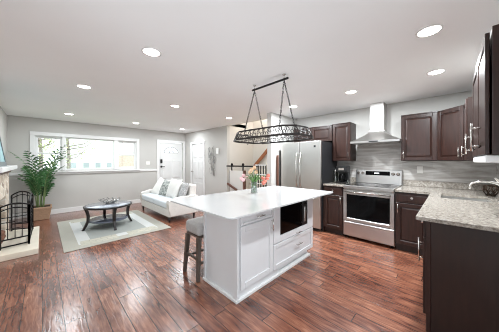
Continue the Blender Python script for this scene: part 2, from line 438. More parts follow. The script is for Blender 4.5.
def bar_handle(fr, u, z, length, vertical=True, off=.03, base=.02, r=.006):
    mb = MB()
    if vertical:
        mb.tube([fr.P(u, base+off, z-length/2), fr.P(u, base+off, z+length/2)], r, 10)
        for q in (-.32, .32): mb.tube([fr.P(u, base, z+q*length), fr.P(u, base+off, z+q*length)], r*.8, 8)
    else:
        mb.tube([fr.P(u-length/2, base+off, z), fr.P(u+length/2, base+off, z)], r, 10)
        for q in (-.32, .32): mb.tube([fr.P(u+q*length, base, z), fr.P(u+q*length, base+off, z)], r*.8, 8)
    return mb

# ------------------------------------------------------------------ setting
XW, YW, XL, YS, XD, C, CT = 4.56, 7.32, -.58, -.47, 3.88, 2.44, .935
struct('floor', MB().box(-.7, 5.1, -.6, 7.45, -.1, 0), FLOOR)
cl = MB(); cl.box(-.7, 3.95, -.6, 7.45, C, C+.1); cl.box(3.95, 4.7, -.6, 2.9, C, C+.1); cl.box(3.95, 4.7, 4.78, 7.45, C, C+.1)
struct('ceiling', cl, CEIL)
# window wall with openings
WZ0, WZ1 = 1.10, 2.07
wn = MB(); y0, y1 = YW, YW+.14
wn.box(XL-.12, -.15, y0, y1, 0, C); wn.box(-.15, 2.16, y0, y1, 0, WZ0+.03); wn.box(-.15, 2.16, y0, y1, WZ1-.05, C)
wn.box(.385, .40, y0, y1, WZ0, WZ1); wn.box(1.565, 1.60, y0, y1, WZ0, WZ1)
wn.box(2.16, 2.88, y0, y1, 0, C); wn.box(2.88, 3.79, y0, y1, 2.06, C); wn.box(3.79, XD+.1, y0, y1, 0, C)
struct('wall_window', wn, WALL)
# fireplace wall, with an unseen window added towards the camera end for daylight fill
lw = MB(); lw.box(XL-.12, XL, 3.0, YW, 0, C); lw.box(XL-.12, XL, YS-.12, 3.0, 2.15, C); lw.box(XL-.12, XL, YS-.12, 3.0, 0, .85); lw.box(XL-.12, XL, YS-.12, .2, .85, 2.15); lw.box(XL-.12, XL, 1.7, 3.0, .85, 2.15)
struct('wall_left', lw, WALL)
wf = sthing('window_4', (XL, 1.4, 1.2))
fm = MB()
for a in (.2, .92, 1.64): fm.box(XL-.08, XL-.02, a, a+.06, .85, 2.15)
for z in (.85, 2.09): fm.box(XL-.08, XL-.02, .26, 1.64, z, z+.06)
struct('window_frame', fm, TRIM, wf)
struct('pane', MB().box(XL-.055, XL-.05, .26, 1.64, .91, 2.09), GLASS, wf)
# sink wall, plus a glazed patio door added out of view to let light in
sw = MB(); sw.box(1.55, XW, YS-.12, YS, 0, C); sw.box(XL, 1.55, YS-.12, YS, 2.12, C)
struct('wall_sink', sw, WALL)
pd = sthing('added_daylight_door', (.5, YS, 0))
fm = MB()
for a in (XL, .46, 1.48): fm.box(a, a+.07, YS-.09, YS-.03, 0, 2.12)
for z in (0, 2.05): fm.box(XL, 1.55, YS-.09, YS-.03, z, z+.07)
struct('door_frame', fm, TRIM, pd)
struct('pane', MB().box(XL+.05, 1.5, YS-.065, YS-.06, .05, 2.06), GLASS, pd)
struct('wall_kitchen', MB().box(XW, XW+.12, YS-.12, 2.92, 0, C), WALL)
struct('wall_partition', MB().box(3.52, XW, 2.80, 2.92, 0, C), WALL)
# entry wall with the closet door
ew = MB(); ew.box(XD, XD+.1, 4.78, 6.03, 0, C); ew.box(XD, XD+.1, 6.03, 6.82, 2.0, C); ew.box(XD, XD+.1, 6.82, YW, 0, C)
struct('wall_entry', ew, WALL)
# stairwell walls
sw = MB(); sw.box(5.02, 5.12, 2.8, 4.95, 0, 3.4); sw.box(XD+.1, 5.12, 4.78, 4.9, 0, 3.4); sw.box(3.95, 5.12, 2.92, 3.0, 0, 3.4)
sw.box(3.95, 4.0, 3.0, 4.78, C, 3.4); sw.box(3.95, 5.12, 2.9, 4.9, 3.4, 3.5)
struct('wall_stairwell', sw, STAIRW)
ld = bpy.data.lights.new('stair_lamp', 'POINT'); ld.energy = 22; ld.color = (1, .94, .87); ld.shadow_soft_size = .12
lo = bpy.data.objects.new('stair_lamp', ld); COL.objects.link(lo); lo.location = (4.5, 3.9, 3.0)
# baseboards and chair rail
def bb(name, *boxes):
    m = MB()
    for x0, x1, y0, y1 in boxes:
        m.box(x0, x1, y0, y1, 0, .12, .004); 
        xm0, xm1, ym0, ym1 = x0, x1, y0, y1
    struct(name, m, TRIM)
bb('baseboard_window', (XL, 2.81, YW-.018, YW))
bb('baseboard_left', (XL, XL+.018, 5.95, YW-.018))
bb('baseboard_entry', (XD-.018, XD, 4.78, 5.955), (XD-.018, XD, 6.895, YW))
bb('baseboard_partition', (3.502, 3.52, 2.80, 2.92), (3.52, 3.66, 2.782, 2.80))
tr = MB(); tr.box(XL, -.225, YW-.03, YW, 1.035, 1.095, .006); tr.box(2.235, 2.805, YW-.03, YW, 1.035, 1.095, .006)
tr.box(XL, 2.805, YW-.018, YW, 1.02, 1.05, .004)
struct('trim_1', tr, TRIM)

# windows 1..3 in the window wall
def casing(name, x0, x1):
    pass
wc = MB()   # one continuous casing around the three lights
wc.box(-.225, -.14, YW-.025, YW, WZ0, WZ1+.01, .004); wc.box(2.15, 2.235, YW-.025, YW, WZ0, WZ1+.01, .004)
wc.box(-.225, 2.235, YW-.028, YW, WZ1-.06, WZ1+.03, .004)
wc.box(.36, .43, YW-.02, YW, WZ0+.02, WZ1-.06, .004); wc.box(1.53, 1.64, YW-.02, YW, WZ0+.02, WZ1-.06, .004)
struct('trim_2', wc, TRIM)
struct('trim_3', MB().box(-.24, 2.25, YW-.07, YW+.02, WZ0-.03, WZ0+.01, .006).box(-.225, 2.235, YW-.02, YW, WZ0-.08, WZ0-.03, .004), TRIM)
def window(n, x0, x1, hung, z0=WZ0+.03, z1=WZ1-.05):
    t = sthing('window_%d' % n, ((x0+x1)/2, YW+.06, z0))
    m = MB(); f = .035
    m.box(x0, x0+f, YW+.03, YW+.12, z0, z1); m.box(x1-f, x1, YW+.03, YW+.12, z0, z1)
    m.box(x0+f, x1-f, YW+.03, YW+.12, z0, z0+f); m.box(x0+f, x1-f, YW+.03, YW+.12, z1-f, z1)
    struct('window_frame', m, TRIM, t)
    if hung:
        zm = (z0+z1)/2
        for (a, b_, dy) in ((z0+f, zm+.02, .05), (zm-.02, z1-f, .085)):
            m = MB(); q = .032
            X0, X1 = x0+f, x1-f
            m.box(X0, X0+q, YW+dy, YW+dy+.03, a, b_); m.box(X1-q, X1, YW+dy, YW+dy+.03, a, b_)
            m.box(X0+q, X1-q, YW+dy, YW+dy+.03, a, a+q); m.box(X0+q, X1-q, YW+dy, YW+dy+.03, b_-q, b_)
            sa = struct('sash', m, TRIM, t)
            struct('pane', MB().box(X0+q, X1-q, YW+dy+.012, YW+dy+.016, a+q, b_-q), GLASS, sa)
    else:
        struct('pane', MB().box(x0+f, x1-f, YW+.07, YW+.076, z0+f, z1-f), GLASS, t)
window(1, -.15, .385, True); window(2, .40, 1.565, False); window(3, 1.60, 2.16, True)

# front door
d1 = sthing('door_1', (3.33, YW, 0))
m = MB(); m.box(2.805, 2.885, YW-.03, YW, 0, 2.13, .004); m.box(3.785, 3.868, YW-.03, YW, 0, 2.13, .004); m.box(2.885, 3.785, YW-.03, YW, 2.05, 2.13, .004)
struct('door_casing', m, TRIM, d1)
fr = FR((2.90, YW+.03, 0), (1,0,0), (0,-1,0))
m = MB(); DW = .87
cx, zf, R = DW/2, 1.68, .26
fr.box(m, 0, DW, -.035, 0, .01, zf); fr.box(m, 0, cx-R, -.035, 0, zf, 2.04); fr.box(m, cx+R, DW, -.035, 0, zf, 2.04)
# area above the fan-shaped light
K = 14
for i in range(K):
    a0, a1 = PI*i/K, PI*(i+1)/K
    u0, u1 = cx+R*math.cos(a1), cx+R*math.cos(a0); zb0, zb1 = zf+.20*math.sin(a1), zf+.20*math.sin(a0)
    m._hex([fr.P(u0,-.035,zb0), fr.P(u1,-.035,zb1), fr.P(u1,0,zb1), fr.P(u0,0,zb0), fr.P(u0,-.035,2.04), fr.P(u1,-.035,2.04), fr.P(u1,0,2.04), fr.P(u0,0,2.04)])
for (a, b_, c, d) in ((.09, .40, .14, .62), (.47, .78, .14, .62), (.09, .40, .74, 1.42), (.47, .78, .74, 1.42)):
    fr.frustum(m, a, b_, c, d, 0, .012, .03)
slab = struct('door_slab', m, DOORW, d1)
pts = [fr.P(cx+R*math.cos(PI*i/K), .004, zf+.20*math.sin(PI*i/K)) for i in range(K+1)]
m = MB(); m.tube(pts+[pts[0]], .010, 6)
for a in (45, 90, 135): m.tube([fr.P(cx+.06*math.cos(math.radians(a)), .002, zf+.05*math.sin(math.radians(a))), fr.P(cx+R*math.cos(math.radians(a)), .002, zf+.20*math.sin(math.radians(a)))], .009, 6)
m.tube([fr.P(cx+.08*math.cos(PI*i/8), .002, zf+.06*math.sin(PI*i/8)) for i in range(9)], .012, 6)
struct('fanlight_grille', m, FRGREY, d1)
m = MB(); g = [fr.P(cx+R*math.cos(PI*i/K), -.018, zf+.20*math.sin(PI*i/K)) for i in range(K+1)]
m.bm.faces.new([m.bm.verts.new(p) for p in g]); r_ = bmesh.ops.solidify(m.bm, geom=list(m.bm.faces), thickness=.004)
struct('fanlight_pane', m, GLASS, d1)
m = MB(); fr.box(m, .035, .105, 0, .03, 1.30, 1.44, .01); struct('keypad_lock', m, BLACK, d1)
m = MB(); fr.box(m, .04, .10, 0, .02, 1.14, 1.21, .008); m.tube([fr.P(.07,.02,1.175), fr.P(.07,.055,1.175), fr.P(.17,.055,1.175)], .011, 8); struct('door_handle', m, BLACK, d1)
for z in (.3, 1.1, 1.85):
    m = MB(); fr.box(m, DW-.012, DW+.006, 0, .012, z-.05, z+.05); struct('hinge', m, CHROME, d1)

# closet door
d2 = sthing('door_2', (XD, 6.42, 0))
m = MB(); m.box(XD-.025, XD, 5.955, 6.035, 0, 2.07, .004); m.box(XD-.025, XD, 6.815, 6.895, 0, 2.07, .004); m.box(XD-.025, XD, 6.035, 6.815, 1.99, 2.07, .004)
struct('door_casing', m, TRIM, d2)
fr = FR((XD+.012, 6.81, 0), (0,-1,0), (-1,0,0))
m = MB(); fr.box(m, 0, .77, -.035, 0, .01, 1.985)
for u in (.08, .42):
    for (a, b_) in ((.12, .62), (.74, 1.38), (1.48, 1.88)): fr.frustum(m, u, u+.27, a, b_, 0, .010, .03)
struct('door_slab', m, DOORW, d2)
m = MB(); m.cyl(fr.P(.06,0,1.0), fr.P(.06,.035,1.0), .012); m.sph(fr.P(.06,.055,1.0), .027); struct('door_handle', m, CHROME, d2)

# ------------------------------------------------------------------ outside
struct('lawn', MB().box(-30, 40, 7.6, 60, -.3, -.2), LAWN)
hs = thing('neighbour_house', 'white sided house across the street with a row of small square windows', 'house', (2.5, 21, -.2))
emit('wall', MB().box(1.35, 4.6, 21, 27, -.2, 4.6), HOUSEW, hs)
emit('roof', MB().hexa([(1.1,20.7,4.6),(4.85,20.7,4.6),(4.85,27.3,4.6),(1.1,27.3,4.6)], [(1.1,23.9,6.2),(4.85,23.9,6.2),(4.85,24.1,6.2),(1.1,24.1,6.2)]), GREYP, hs)
for i in range(4):
    a = 1.52+i*.78
    emit('window', MB().box(a, a+.34, 20.96, 21.02, .85, 1.25), HWIN, hs)
h2 = thing('brick_house', 'orange brick house seen through the lower sash of the narrow window nearest the door', 'house', (7, 26, -.2))
emit('wall', MB().box(6.3, 9.0, 26, 32, -.2, 2.0), HOUSEB, h2)
emit('gable', MB().box(6.3, 9.0, 26, 32, 2.0, 4.5), HOUSEW, h2)
emit('window', MB().box(7.4, 8.0, 25.96, 26.02, .5, 1.2), HWIN, h2)
def tree(x, y, h, spread, label, nl, zlo, seed):
    R_ = random.Random(seed)
    t = thing('tree', label, 'tree', (x, y, -.2))
    m = MB(); m.tube([(x,y,-.2),(x+.05,y,h*.35),(x-.05,y+.05,h*.7)], [.11,.08,.04], 8)
    ends = []
    for i in range(16):
        a = R_.uniform(0, 2*PI); z0 = R_.uniform(zlo, h*.7); L_ = R_.uniform(.5, 1)*spread
        p0 = Vector((x, y, z0)); p1 = p0+Vector((math.cos(a)*L_*.6, math.sin(a)*L_*.6, L_*.15)); p2 = p0+Vector((math.cos(a)*L_, math.sin(a)*L_, L_*.5))
        m.tube([p0, p1, p2], [.028, .018, .006], 5); ends += [p1, p2, (p1+p2)/2, (p0+p1)/2]
    emit('trunk', m, BARK, t)
    m = MB()
    for i in range(nl):
        c = R_.choice(ends)+Vector([R_.gauss(0, spread*.16) for _ in range(3)]); s_ = R_.uniform(.03, .07)
        u = Vector([R_.uniform(-1,1) for _ in range(3)]).normalized(); v = u.orthogonal().normalized()
        m.quad([c-u*s_, c-v*s_*.5, c+u*s_, c+v*s_*.5])
    emit('foliage', m, TLEAF, t)
tree(-.1, 14, 4.6, 1.7, 'leafy tree seen through the narrow window behind the palm', 1500, .9, 3)
tree(1.0, 15.5, 4.6, 1.4, 'sparse tree whose bare twigs reach across the wide middle window', 420, 1.0, 5)

# ------------------------------------------------------------------ recessed lights
CANS = [(.751,2.094,'recessed ceiling light nearest the camera over open floor, the largest on the living side'),
 (.417,3.75,'recessed ceiling light in front of the fireplace wall, halfway to the windows'),
 (1.805,3.815,'recessed ceiling light between the pot rack and the rug'),
 (.42,6.174,'recessed ceiling light nearest the palm and the left window'),
 (1.839,6.29,'recessed ceiling light above the end of the triple window, over the rug'),
 (3.256,6.371,'recessed ceiling light just in front of the white entry door'),
 (2.236,.129,'largest recessed ceiling light, above the sink counter near the tall dark cabinet'),
 (3.322,.129,'recessed ceiling light above the corner sink and diagonal cabinet'),
 (3.356,1.103,'recessed ceiling light in front of the range hood chimney'),
 (3.247,3.921,'recessed ceiling light just outside the stair opening'),
 (3.446,2.205,'recessed ceiling light in front of the refrigerator, behind the rack chains')]
can0 = None
for (x, y, lab) in CANS:
    if can0 is None:
        can0 = thing('recessed_light', lab, 'ceiling light', (x, y, C), 'recessed lights in the ceiling')
        emit('trim_ring', MB().lathe((x,y,C), [(.072,-.002),(.075,-.007),(.088,-.005),(.09,0)], 28), TRIM, can0)
        emit('diffuser', MB().lathe((x,y,C), [(0,-.004),(.072,-.003)], 28), LENS, can0)
        c = can0
    else:
        c = copy_tree(can0, (x, y, C)); c['label'] = lab
    la = bpy.data.lights.new('lamp', 'AREA'); la.shape = 'DISK'; la.size = .12; la.energy = CAN_W*(.95 if y < .5 else .8 if x < 1 and y < 3 else 2.0 if y < 3 else .36); la.color = (.90, .96, 1.0)
    o = bpy.data.objects.new('lamp', la); COL.objects.link(o); o.parent = c; o.location = (0, 0, -.012)

# ------------------------------------------------------------------ fireplace side
fp = thing('fireplace', 'stone faced fireplace surround on the left wall below the white mantel', 'fireplace', (-.5, 5.1, 0))
m = MB(); m.box(XL+.001, -.44, 3.9, 4.55, 0, 1.17, .01); m.box(XL, -.44, 5.45, 5.85, 0, 1.17, .01); m.box(XL, -.44, 4.55, 5.45, .78, 1.17, .01)
emit('stone_surround', m, STONE, fp)
emit('firebox', MB().box(XL+.005, XL+.02, 4.55, 5.45, .07, .78), FIREB, fp)
m = MB()
for i, (y_, z_) in enumerate(((4.8, .13), (5.0, .13), (4.9, .22))): m.cyl((-.50, y_-.2, z_), (-.47, y_+.25, z_), .045, seg=10)
emit('fire_logs', m, LOG, fp)
emit('hearth', MB().box(XL, -.045, 4.34, 5.80, 0, .085, .006), HEARTH, fp)['label'] = 'pale stone hearth slab'
mt = thing('mantel_shelf', 'white mantel shelf with dark wood band over the stone fireplace', 'mantel', (-.45, 4.9, 1.2))
emit('shelf', MB().box(XL, -.34, 3.9, 5.92, 1.225, 1.29, .006), TRIM, mt)
emit('wood_band', MB().box(XL, -.41, 3.9, 5.80, 1.17, 1.225, .004), MANTW, mt)
pc = thing('framed_picture', 'large aqua picture in slate frame leaning above the mantel', 'picture', (-.45, 4.7, 1.29))
def lean(m_, y0_, y1_, z0_, z1_, t0, t1):
    # plane leaning from x=-.415 at z=1.29 to x=-.565 at z=2.3
    def X(z): return -.42-(z-1.29)*.145
    return m_._hex([(X(z0_)-t1,y0_,z0_),(X(z0_)-t0,y0_,z0_),(X(z0_)-t0,y1_,z0_),(X(z0_)-t1,y1_,z0_),(X(z1_)-t1,y0_,z1_),(X(z1_)-t0,y0_,z1_),(X(z1_)-t0,y1_,z1_),(X(z1_)-t1,y1_,z1_)])
m = MB(); lean(m, 4.1, 4.17, 1.292, 2.15, 0, .03); lean(m, 5.23, 5.3, 1.292, 2.15, 0, .03); lean(m, 4.17, 5.23, 1.292, 1.36, 0, .03); lean(m, 4.17, 5.23, 2.08, 2.15, 0, .03)
emit('picture_frame', m, PFRM, pc)
emit('canvas', lean(MB(), 4.17, 5.23, 1.36, 2.08, .008, .02), AQUA, pc)

# fire screen: three iron panels standing on the hearth
fs = thing('fireplace_screen', 'black wrought iron folding fireplace screen with arched tops on the hearth', 'fireplace screen', (-.15, 5.2, .086))
def screen_panel(p0, p1, hz, rise, nv):
    p0, p1 = Vector(p0), Vector(p1); z0 = .088
    m_ = MB(); r = .011
    def at(t, z): q = p0.lerp(p1, t); return (q.x, q.y, z)
    for t in (0, 1): m_.bar(at(t, z0), at(t, hz), .022, .022)
    arc = [at(t, hz+rise*math.sin(PI*t)) for t in [i/12 for i in range(13)]]
    m_.tube(arc, .012, 6)
    arc = [at(t, hz-.06+rise*math.sin(PI*t)) for t in [i/12 for i in range(13)]]
    m_.tube(arc, .008, 6)
    for z in (z0+.03, z0+.13): m_.bar(at(0, z), at(1, z), .014, .018)
    m_.bar(at(0, hz-.16), at(1, hz-.16), .010, .012)
    for i in range(1, nv): m_.bar(at(i/nv, z0+.13), at(i/nv, hz+rise*math.sin(PI*i/nv)), .010, .010)
    for (t0, t1, z) in ((0, .5, hz-.26), (.3, .8, hz-.33), (.5, 1, hz-.23)): m_.bar(at(t0, z), at(t1, z), .008, .010)
    return m_
emit('screen_panel', screen_panel((-.149,4.663,0), (-.132,5.60,0), .74, .07, 6), IRON, fs)
emit('screen_panel', screen_panel((-.149,4.663,0), (-.43,4.60,0), .70, .04, 4), IRON, fs)
emit('screen_panel', screen_panel((-.132,5.60,0), (-.40,5.72,0), .74, .07, 4), IRON, fs)

# palm in its planter
PX, PY = -.04, 6.93
pl = thing('planter', 'tan woven square planter holding the palm on the wood floor', 'planter', (PX, PY, 0))
s0, s1, hh = .15, .19, .30
m = MB(); m.hexa([(PX-s0,PY-s0,0),(PX+s0,PY-s0,0),(PX+s0,PY+s0,0),(PX-s0,PY+s0,0)], [(PX-s1,PY-s1,hh-.04),(PX+s1,PY-s1,hh-.04),(PX+s1,PY+s1,hh-.04),(PX-s1,PY+s1,hh-.04)], .008)
emit('body', m, PLANT, pl)
q = s1+.008; m = MB(); m.box(PX-q,PX+q,PY-q,PY-q+.03,hh-.04,hh,.004).box(PX-q,PX+q,PY+q-.03,PY+q,hh-.04,hh,.004).box(PX-q,PX-q+.03,PY-q+.03,PY+q-.03,hh-.04,hh,.004).box(PX+q-.03,PX+q,PY-q+.03,PY+q-.03,hh-.04,hh,.004)
emit('rim', m, PLANT, pl)
pm = thing('potted_palm', 'tall green areca palm in the corner beside the left window', 'plant', (PX, PY, hh-.04))
emit('soil', MB().box(PX-s1+.02,PX+s1-.02,PY-s1+.02,PY+s1-.02,hh-.045,hh-.02), SOIL, pm)
RP = random.Random(11)
def frond(az, lean_, L_, base):
    """arching rachis with paired leaflets"""
    pts = []; n = 16
    ang = lean_
    p = Vector(base); d0 = Vector((math.cos(az), math.sin(az), 0))
    for i in range(n+1):
        pts.append(p.copy())
        ang_i = ang+ (i/n)**2.2*1.0
        p = p+(d0*math.sin(ang_i)+Vector((0,0,1))*math.cos(ang_i))*L_/n
    m_ = MB(); m_.tube(pts, [.008*(1-i/n*.8) for i in range(n+1)], 5)
    m2 = MB(); side = Vector((-math.sin(az), math.cos(az), 0))
    for i in range(6, n+1):
        for sg in (-1, 1):
            for sub in (0,):
                if i == n and sub: continue
                t_ = i+sub; a = pts[i].lerp(pts[min(i+1, n)], sub)
                fwd = (pts[min(i+1,n)]-pts[i-1]).normalized()
                ll = .25*math.sin(PI*min(1, (t_-5)/(n-4)*.8+.18))*RP.uniform(.85, 1.1)
                dr = (side*sg*.8+fwd*.75+Vector((0,0,RP.uniform(-.05,.15)))).normalized()
                e1 = a+dr*ll*.55; e2 = a+dr*ll+Vector((0,0,-ll*.30))
                wv = fwd.cross(dr).cross(dr).normalized()*.017
                v = [m2.bm.verts.new(x) for x in (a-wv*.4, e1-wv, e2, e1+wv, a+wv*.4)]
                m2.bm.faces.new(v)
    return m_, m2
for i in range(22):
    k = i/22
    az = i*2.4+RP.uniform(-.3,.3); lean_ = RP.uniform(.0, .12); L_ = RP.uniform(1.25, 1.8) if i % 4 else RP.uniform(.8, 1.1)
    base = (PX+.06*math.cos(az), PY+.06*math.sin(az), hh-.03)
    # keep the crown off the two walls
    if math.sin(az) > .2: L_ *= .72; lean_ *= .3
    if math.cos(az) < -.3: L_ *= .85; lean_ *= .8
    a_, b_ = frond(az, lean_, L_, base)
    for q_ in (a_, b_):
        for v_ in q_.bm.verts: v_.co.x = max(v_.co.x, XL+.03+.01*math.sin(v_.co.z*40)); v_.co.y = min(v_.co.y, YW-.09+.01*math.sin(v_.co.z*30))
    f_ = emit('frond', b_, LEAF, pm); emit('frond_stem', a_, STEMG, f_)

# ------------------------------------------------------------------ living area
RX0, RX1, RY0, RY1 = .22, 1.86, 4.09, 6.25
m = MB().box(RX0, RX1, RY0, RY1, .0005, .012, .004)
rug = emit('area_rug', m, rug_mat(RX0, RX1, RY0, RY1), None, ((RX0+RX1)/2, (RY0+RY1)/2, 0)); tag(rug, 'pale grey area rug with beige border under the round coffee table', 'rug')

TX, TY = .98, 5.12; RA, RB = .47, .47
ct = thing('coffee_table', 'round dark wood coffee table with lower shelf and splayed legs on the rug', 'table', (TX, TY, .012))
emit('table_top', MB().lathe((TX,TY,0), [(0,.425),(.36,.425),(.41,.43),(.425,.445),(.425,.458),(.418,.464),(.39,.464),(.39,.460),(0,.460)], 48), TABLEW, ct)
emit('glass_inset', MB().lathe((TX,TY,0), [(0,.461),(.39,.461),(.39,.467),(.385,.469),(0,.469)], 48), TABTOP, ct)
emit('shelf', MB().lathe((TX,TY,0), [(0,.155),(.34,.155),(.35,.165),(.34,.175),(0,.175)], 40), SHELFT, ct)
for k in range(4):
    a = math.radians(3+90*k); ca_, sa_ = math.cos(a), math.sin(a)
    prof = [(.43,.014),(.385,.10),(.355,.18),(.35,.28),(.365,.36),(.39,.43)]
    mm_ = MB()
    wd = [.020,.021,.022,.024,.026,.03]
    P = [(TX+r*ca_, TY+r*sa_, z) for r, z in prof]
    for i in range(len(P)-1):
        u = Vector((-sa_, ca_, 0)); rad = Vector((ca_, sa_, 0))
        A, B = Vector(P[i]), Vector(P[i+1]); wa, wb = wd[i], wd[i+1]
        mm_._hex([A-u*wa-rad*wa, A+u*wa-rad*wa, A+u*wa+rad*wa, A-u*wa+rad*wa, B-u*wb-rad*wb, B+u*wb-rad*wb, B+u*wb+rad*wb, B-u*wb+rad*wb])
    emit('leg', mm_, TABLEW, ct)
# openwork bowl on the table
bx, by, bz = TX+.03, TY+.05, .470
m = MB()
m.tube([(bx+.07*math.cos(a*PI/10), by+.07*math.sin(a*PI/10), bz+.008) for a in range(20)], .006, 6, closed=True)
for k in range(14):
    a = 2*PI*k/14
    m.tube([(bx+.07*math.cos(a), by+.07*math.sin(a), bz+.008), (bx+.13*math.cos(a+.3), by+.13*math.sin(a+.3), bz+.05), (bx+.20*math.cos(a+.75), by+.20*math.sin(a+.75), bz+.10)], .006, 6)
    m.tube([(bx+.07*math.cos(a), by+.07*math.sin(a), bz+.008), (bx+.13*math.cos(a-.3), by+.13*math.sin(a-.3), bz+.05), (bx+.18*math.cos(a-.75), by+.18*math.sin(a-.75), bz+.075)], .005, 6)
tag(emit('openwork_bowl', m, SILVER, None, (bx,by,bz)), 'silver twisted wire bowl on the round coffee table', 'bowl')

# sofa: faces -X, runs along Y
sf = thing('sofa', 'pale linen loveseat with flared arms and light blue seat cushions beside the rug', 'sofa', (2.3, 5.27, 0))
SX0, SX1, SY0, SY1 = 1.93, 2.66, 4.38, 6.26
m = MB().box(SX0+.02, SX1, SY0+.05, SY1-.05, .12, .30, .02, 2)
emit('seat_base', m, SOFAM, sf)
def arm(y_in, y_out, sg):
    # side profile in X-Z; high at the back, curling down to the front
    prof = [(SX0+.04,.13),(SX0+.03,.30),(SX0-.01,.42),(SX0,.50),(SX0+.06,.48),(SX0+.22,.545),(SX0+.45,.545),(SX0+.62,.55),(SX1-.02,.55),(SX1+.01,.50),(SX1,.13)]
    mm_ = MB(); lo = [mm_.bm.verts.new((x, y_in+(sg*.05*max(0,(z-.3)/.4) if 0 else 0), z)) for x, z in prof]
    hi = [mm_.bm.verts.new((x, y_out+sg*.06*max(0, (z-.25)), z)) for x, z in prof]
    n = len(prof)
    fs_ = [mm_.bm.faces.new(lo[::-1]), mm_.bm.faces.new(hi)]
    for i in range(n): fs_.append(mm_.bm.faces.new((lo[i], lo[(i+1)%n], hi[(i+1)%n], hi[i])))
    es = list(set(fs_[0].edges)|set(fs_[1].edges))
    bmesh.ops.bevel(mm_.bm, geom=es, offset=.025, segments=3, affect='EDGES', profile=.5)
    return mm_
emit('armrest', arm(SY0+.13, SY0, -1), SOFAM, sf); emit('armrest', arm(SY1-.13, SY1, 1), SOFAM, sf)
m = MB().hexa([(SX1-.24,SY0+.10,.28),(SX1,SY0+.10,.13),(SX1,SY1-.10,.13),(SX1-.24,SY1-.10,.28)], [(SX1-.14,SY0+.10,.80),(SX1+.02,SY0+.10,.80),(SX1+.02,SY1-.10,.80),(SX1-.14,SY1-.10,.80)], .035, 3)
emit('backrest', m, SOFAM, sf)
ym = (SY0+SY1)/2
for (a, b_) in ((SY0+.135, ym-.004), (ym+.004, SY1-.135)):
    emit('seat_cushion', MB().box(SX0, SX1-.24, a, b_, .302, .455, .04, 3), CUSH, sf)
    emit('piping', MB().tube([(SX0+.012,a+.03,.425),(SX0+.012,b_-.03,.425)], .006, 6), SOFAM, sf)
for x in (SX0+.06, SX1-.06):
    for y in (SY0+.10, SY1-.10):
        emit('leg', MB().tube([(x,y,0),(x,y,.125)], [.018,.028], 10), TABLEW, sf)
def pillow(name, c, w_, h_, t_, rotz, tilt, m_, label, roll=0, group='throw pillows on the sofa'):
    n = 10; mb = MB(); g = {}
    for sgn in (1, -1):
        for i in range(n+1):
            for j in range(n+1):
                u, v = i/n*2-1, j/n*2-1
                edge = abs(u) == 1 or abs(v) == 1
                if edge and sgn == -1: g[sgn,i,j] = g[1,i,j]; continue
                th = t_/2*((1-u*u)*(1-v*v))**.42
                pin = 1-.10*(abs(u*v))**2*-.6-.05*(1-abs(u*v))
                g[sgn,i,j] = mb.bm.verts.new((u*w_/2*pin, sgn*th, v*h_/2*pin))
        for i in range(n):
            for j in range(n):
                q = [g[sgn,i,j], g[sgn,i+1,j], g[sgn,i+1,j+1], g[sgn,i,j+1]]
                if sgn == -1: q = q[::-1]
                f = mb.bm.faces.new(q); f.smooth = True
    M_ = Matrix.Translation(Vector(c)) @ Matrix.Rotation(rotz, 4, 'Z') @ Matrix.Rotation(tilt, 4, 'X') @ Matrix.Rotation(roll, 4, 'Y')
    mb.xf(M_)
    o = emit(name, mb, m_, None, c); tag(o, label, 'pillow', group); return o
# pillows face -X : local -Y normal -> rotate by -90deg
pillow('throw_pillow', (2.34, 5.86, .63), .52, .50, .17, -PI/2+.25, -.5, PILW, 'plain white pillow leaning at the far end of the sofa by the entry door', .25)
pillow('throw_pillow', (2.32, 5.47, .645), .42, .44, .14, -PI/2+.1, -.36, PILP, 'grey patterned pillow between the two white pillows', .12)
pillow('throw_pillow', (2.35, 5.03, .665), .56, .50, .19, -PI/2, -.34, PILW, 'large plain white pillow at the middle of the sofa')
pillow('throw_pillow', (2.40, 4.63, .645), .42, .42, .14, -PI/2-.2, -.34, PILG, 'grey flecked pillow tucked against the near arm of the sofa')

# light switch, wall art
tag(emit('light_switch', MB().box(2.45, 2.57, YW-.008, YW, 1.25, 1.36, .002).box(2.475, 2.495, YW-.012, YW-.006, 1.285, 1.325).box(2.525, 2.545, YW-.012, YW-.006, 1.285, 1.325), GREYP), 'white double light switch plate between the windows and entry door', 'light switch')
wa = thing('wall_art', 'abstract silver metal wall sculpture hanging beside the closet door', 'wall art', (XD-.02, 5.4, 1.35))
RW = random.Random(4); m = MB()
def W(y, z): return (XD-.025-RW.uniform(0, .02), y, z)
for (yc, zc, hw, hh_) in ((5.66,1.68,.06,.15),(5.48,1.62,.05,.20),(5.62,1.36,.07,.08),(5.46,1.28,.05,.10),(5.56,1.08,.08,.12),(5.36,1.42,.03,.12),(5.40,1.02,.05,.13)):
    pts = [W(yc+hw*math.cos(a*PI/6)*(1 if a % 2 else .85), zc+hh_*math.sin(a*PI/6)) for a in range(12)]
    m.tube(pts, .0055, 5, closed=True)
m.tube([W(5.40,1.86), W(5.38,1.6), W(5.42,1.4), W(5.36,1.15), W(5.44,.9)], .008, 5)
m.tube([W(5.72,1.80), W(5.60,1.6), W(5.56,1.3), W(5.50,1.05)], .007, 5)
emit('metal_loops', m, SILVER, wa)
emit('mirror_tile', MB().box(XD-.05, XD-.04, 5.14, 5.27, 1.60, 1.78, .002), MIRROR, wa)['label'] = 'square white mirror tile'
for (y_, z_) in ((5.55,1.60),(5.42,1.36),(5.50,1.12),(5.66,1.52)): emit('metal_tile', MB().box(XD-.04, XD-.034, y_-.035, y_+.035, z_-.05, z_+.05, .002), SILVER, wa)

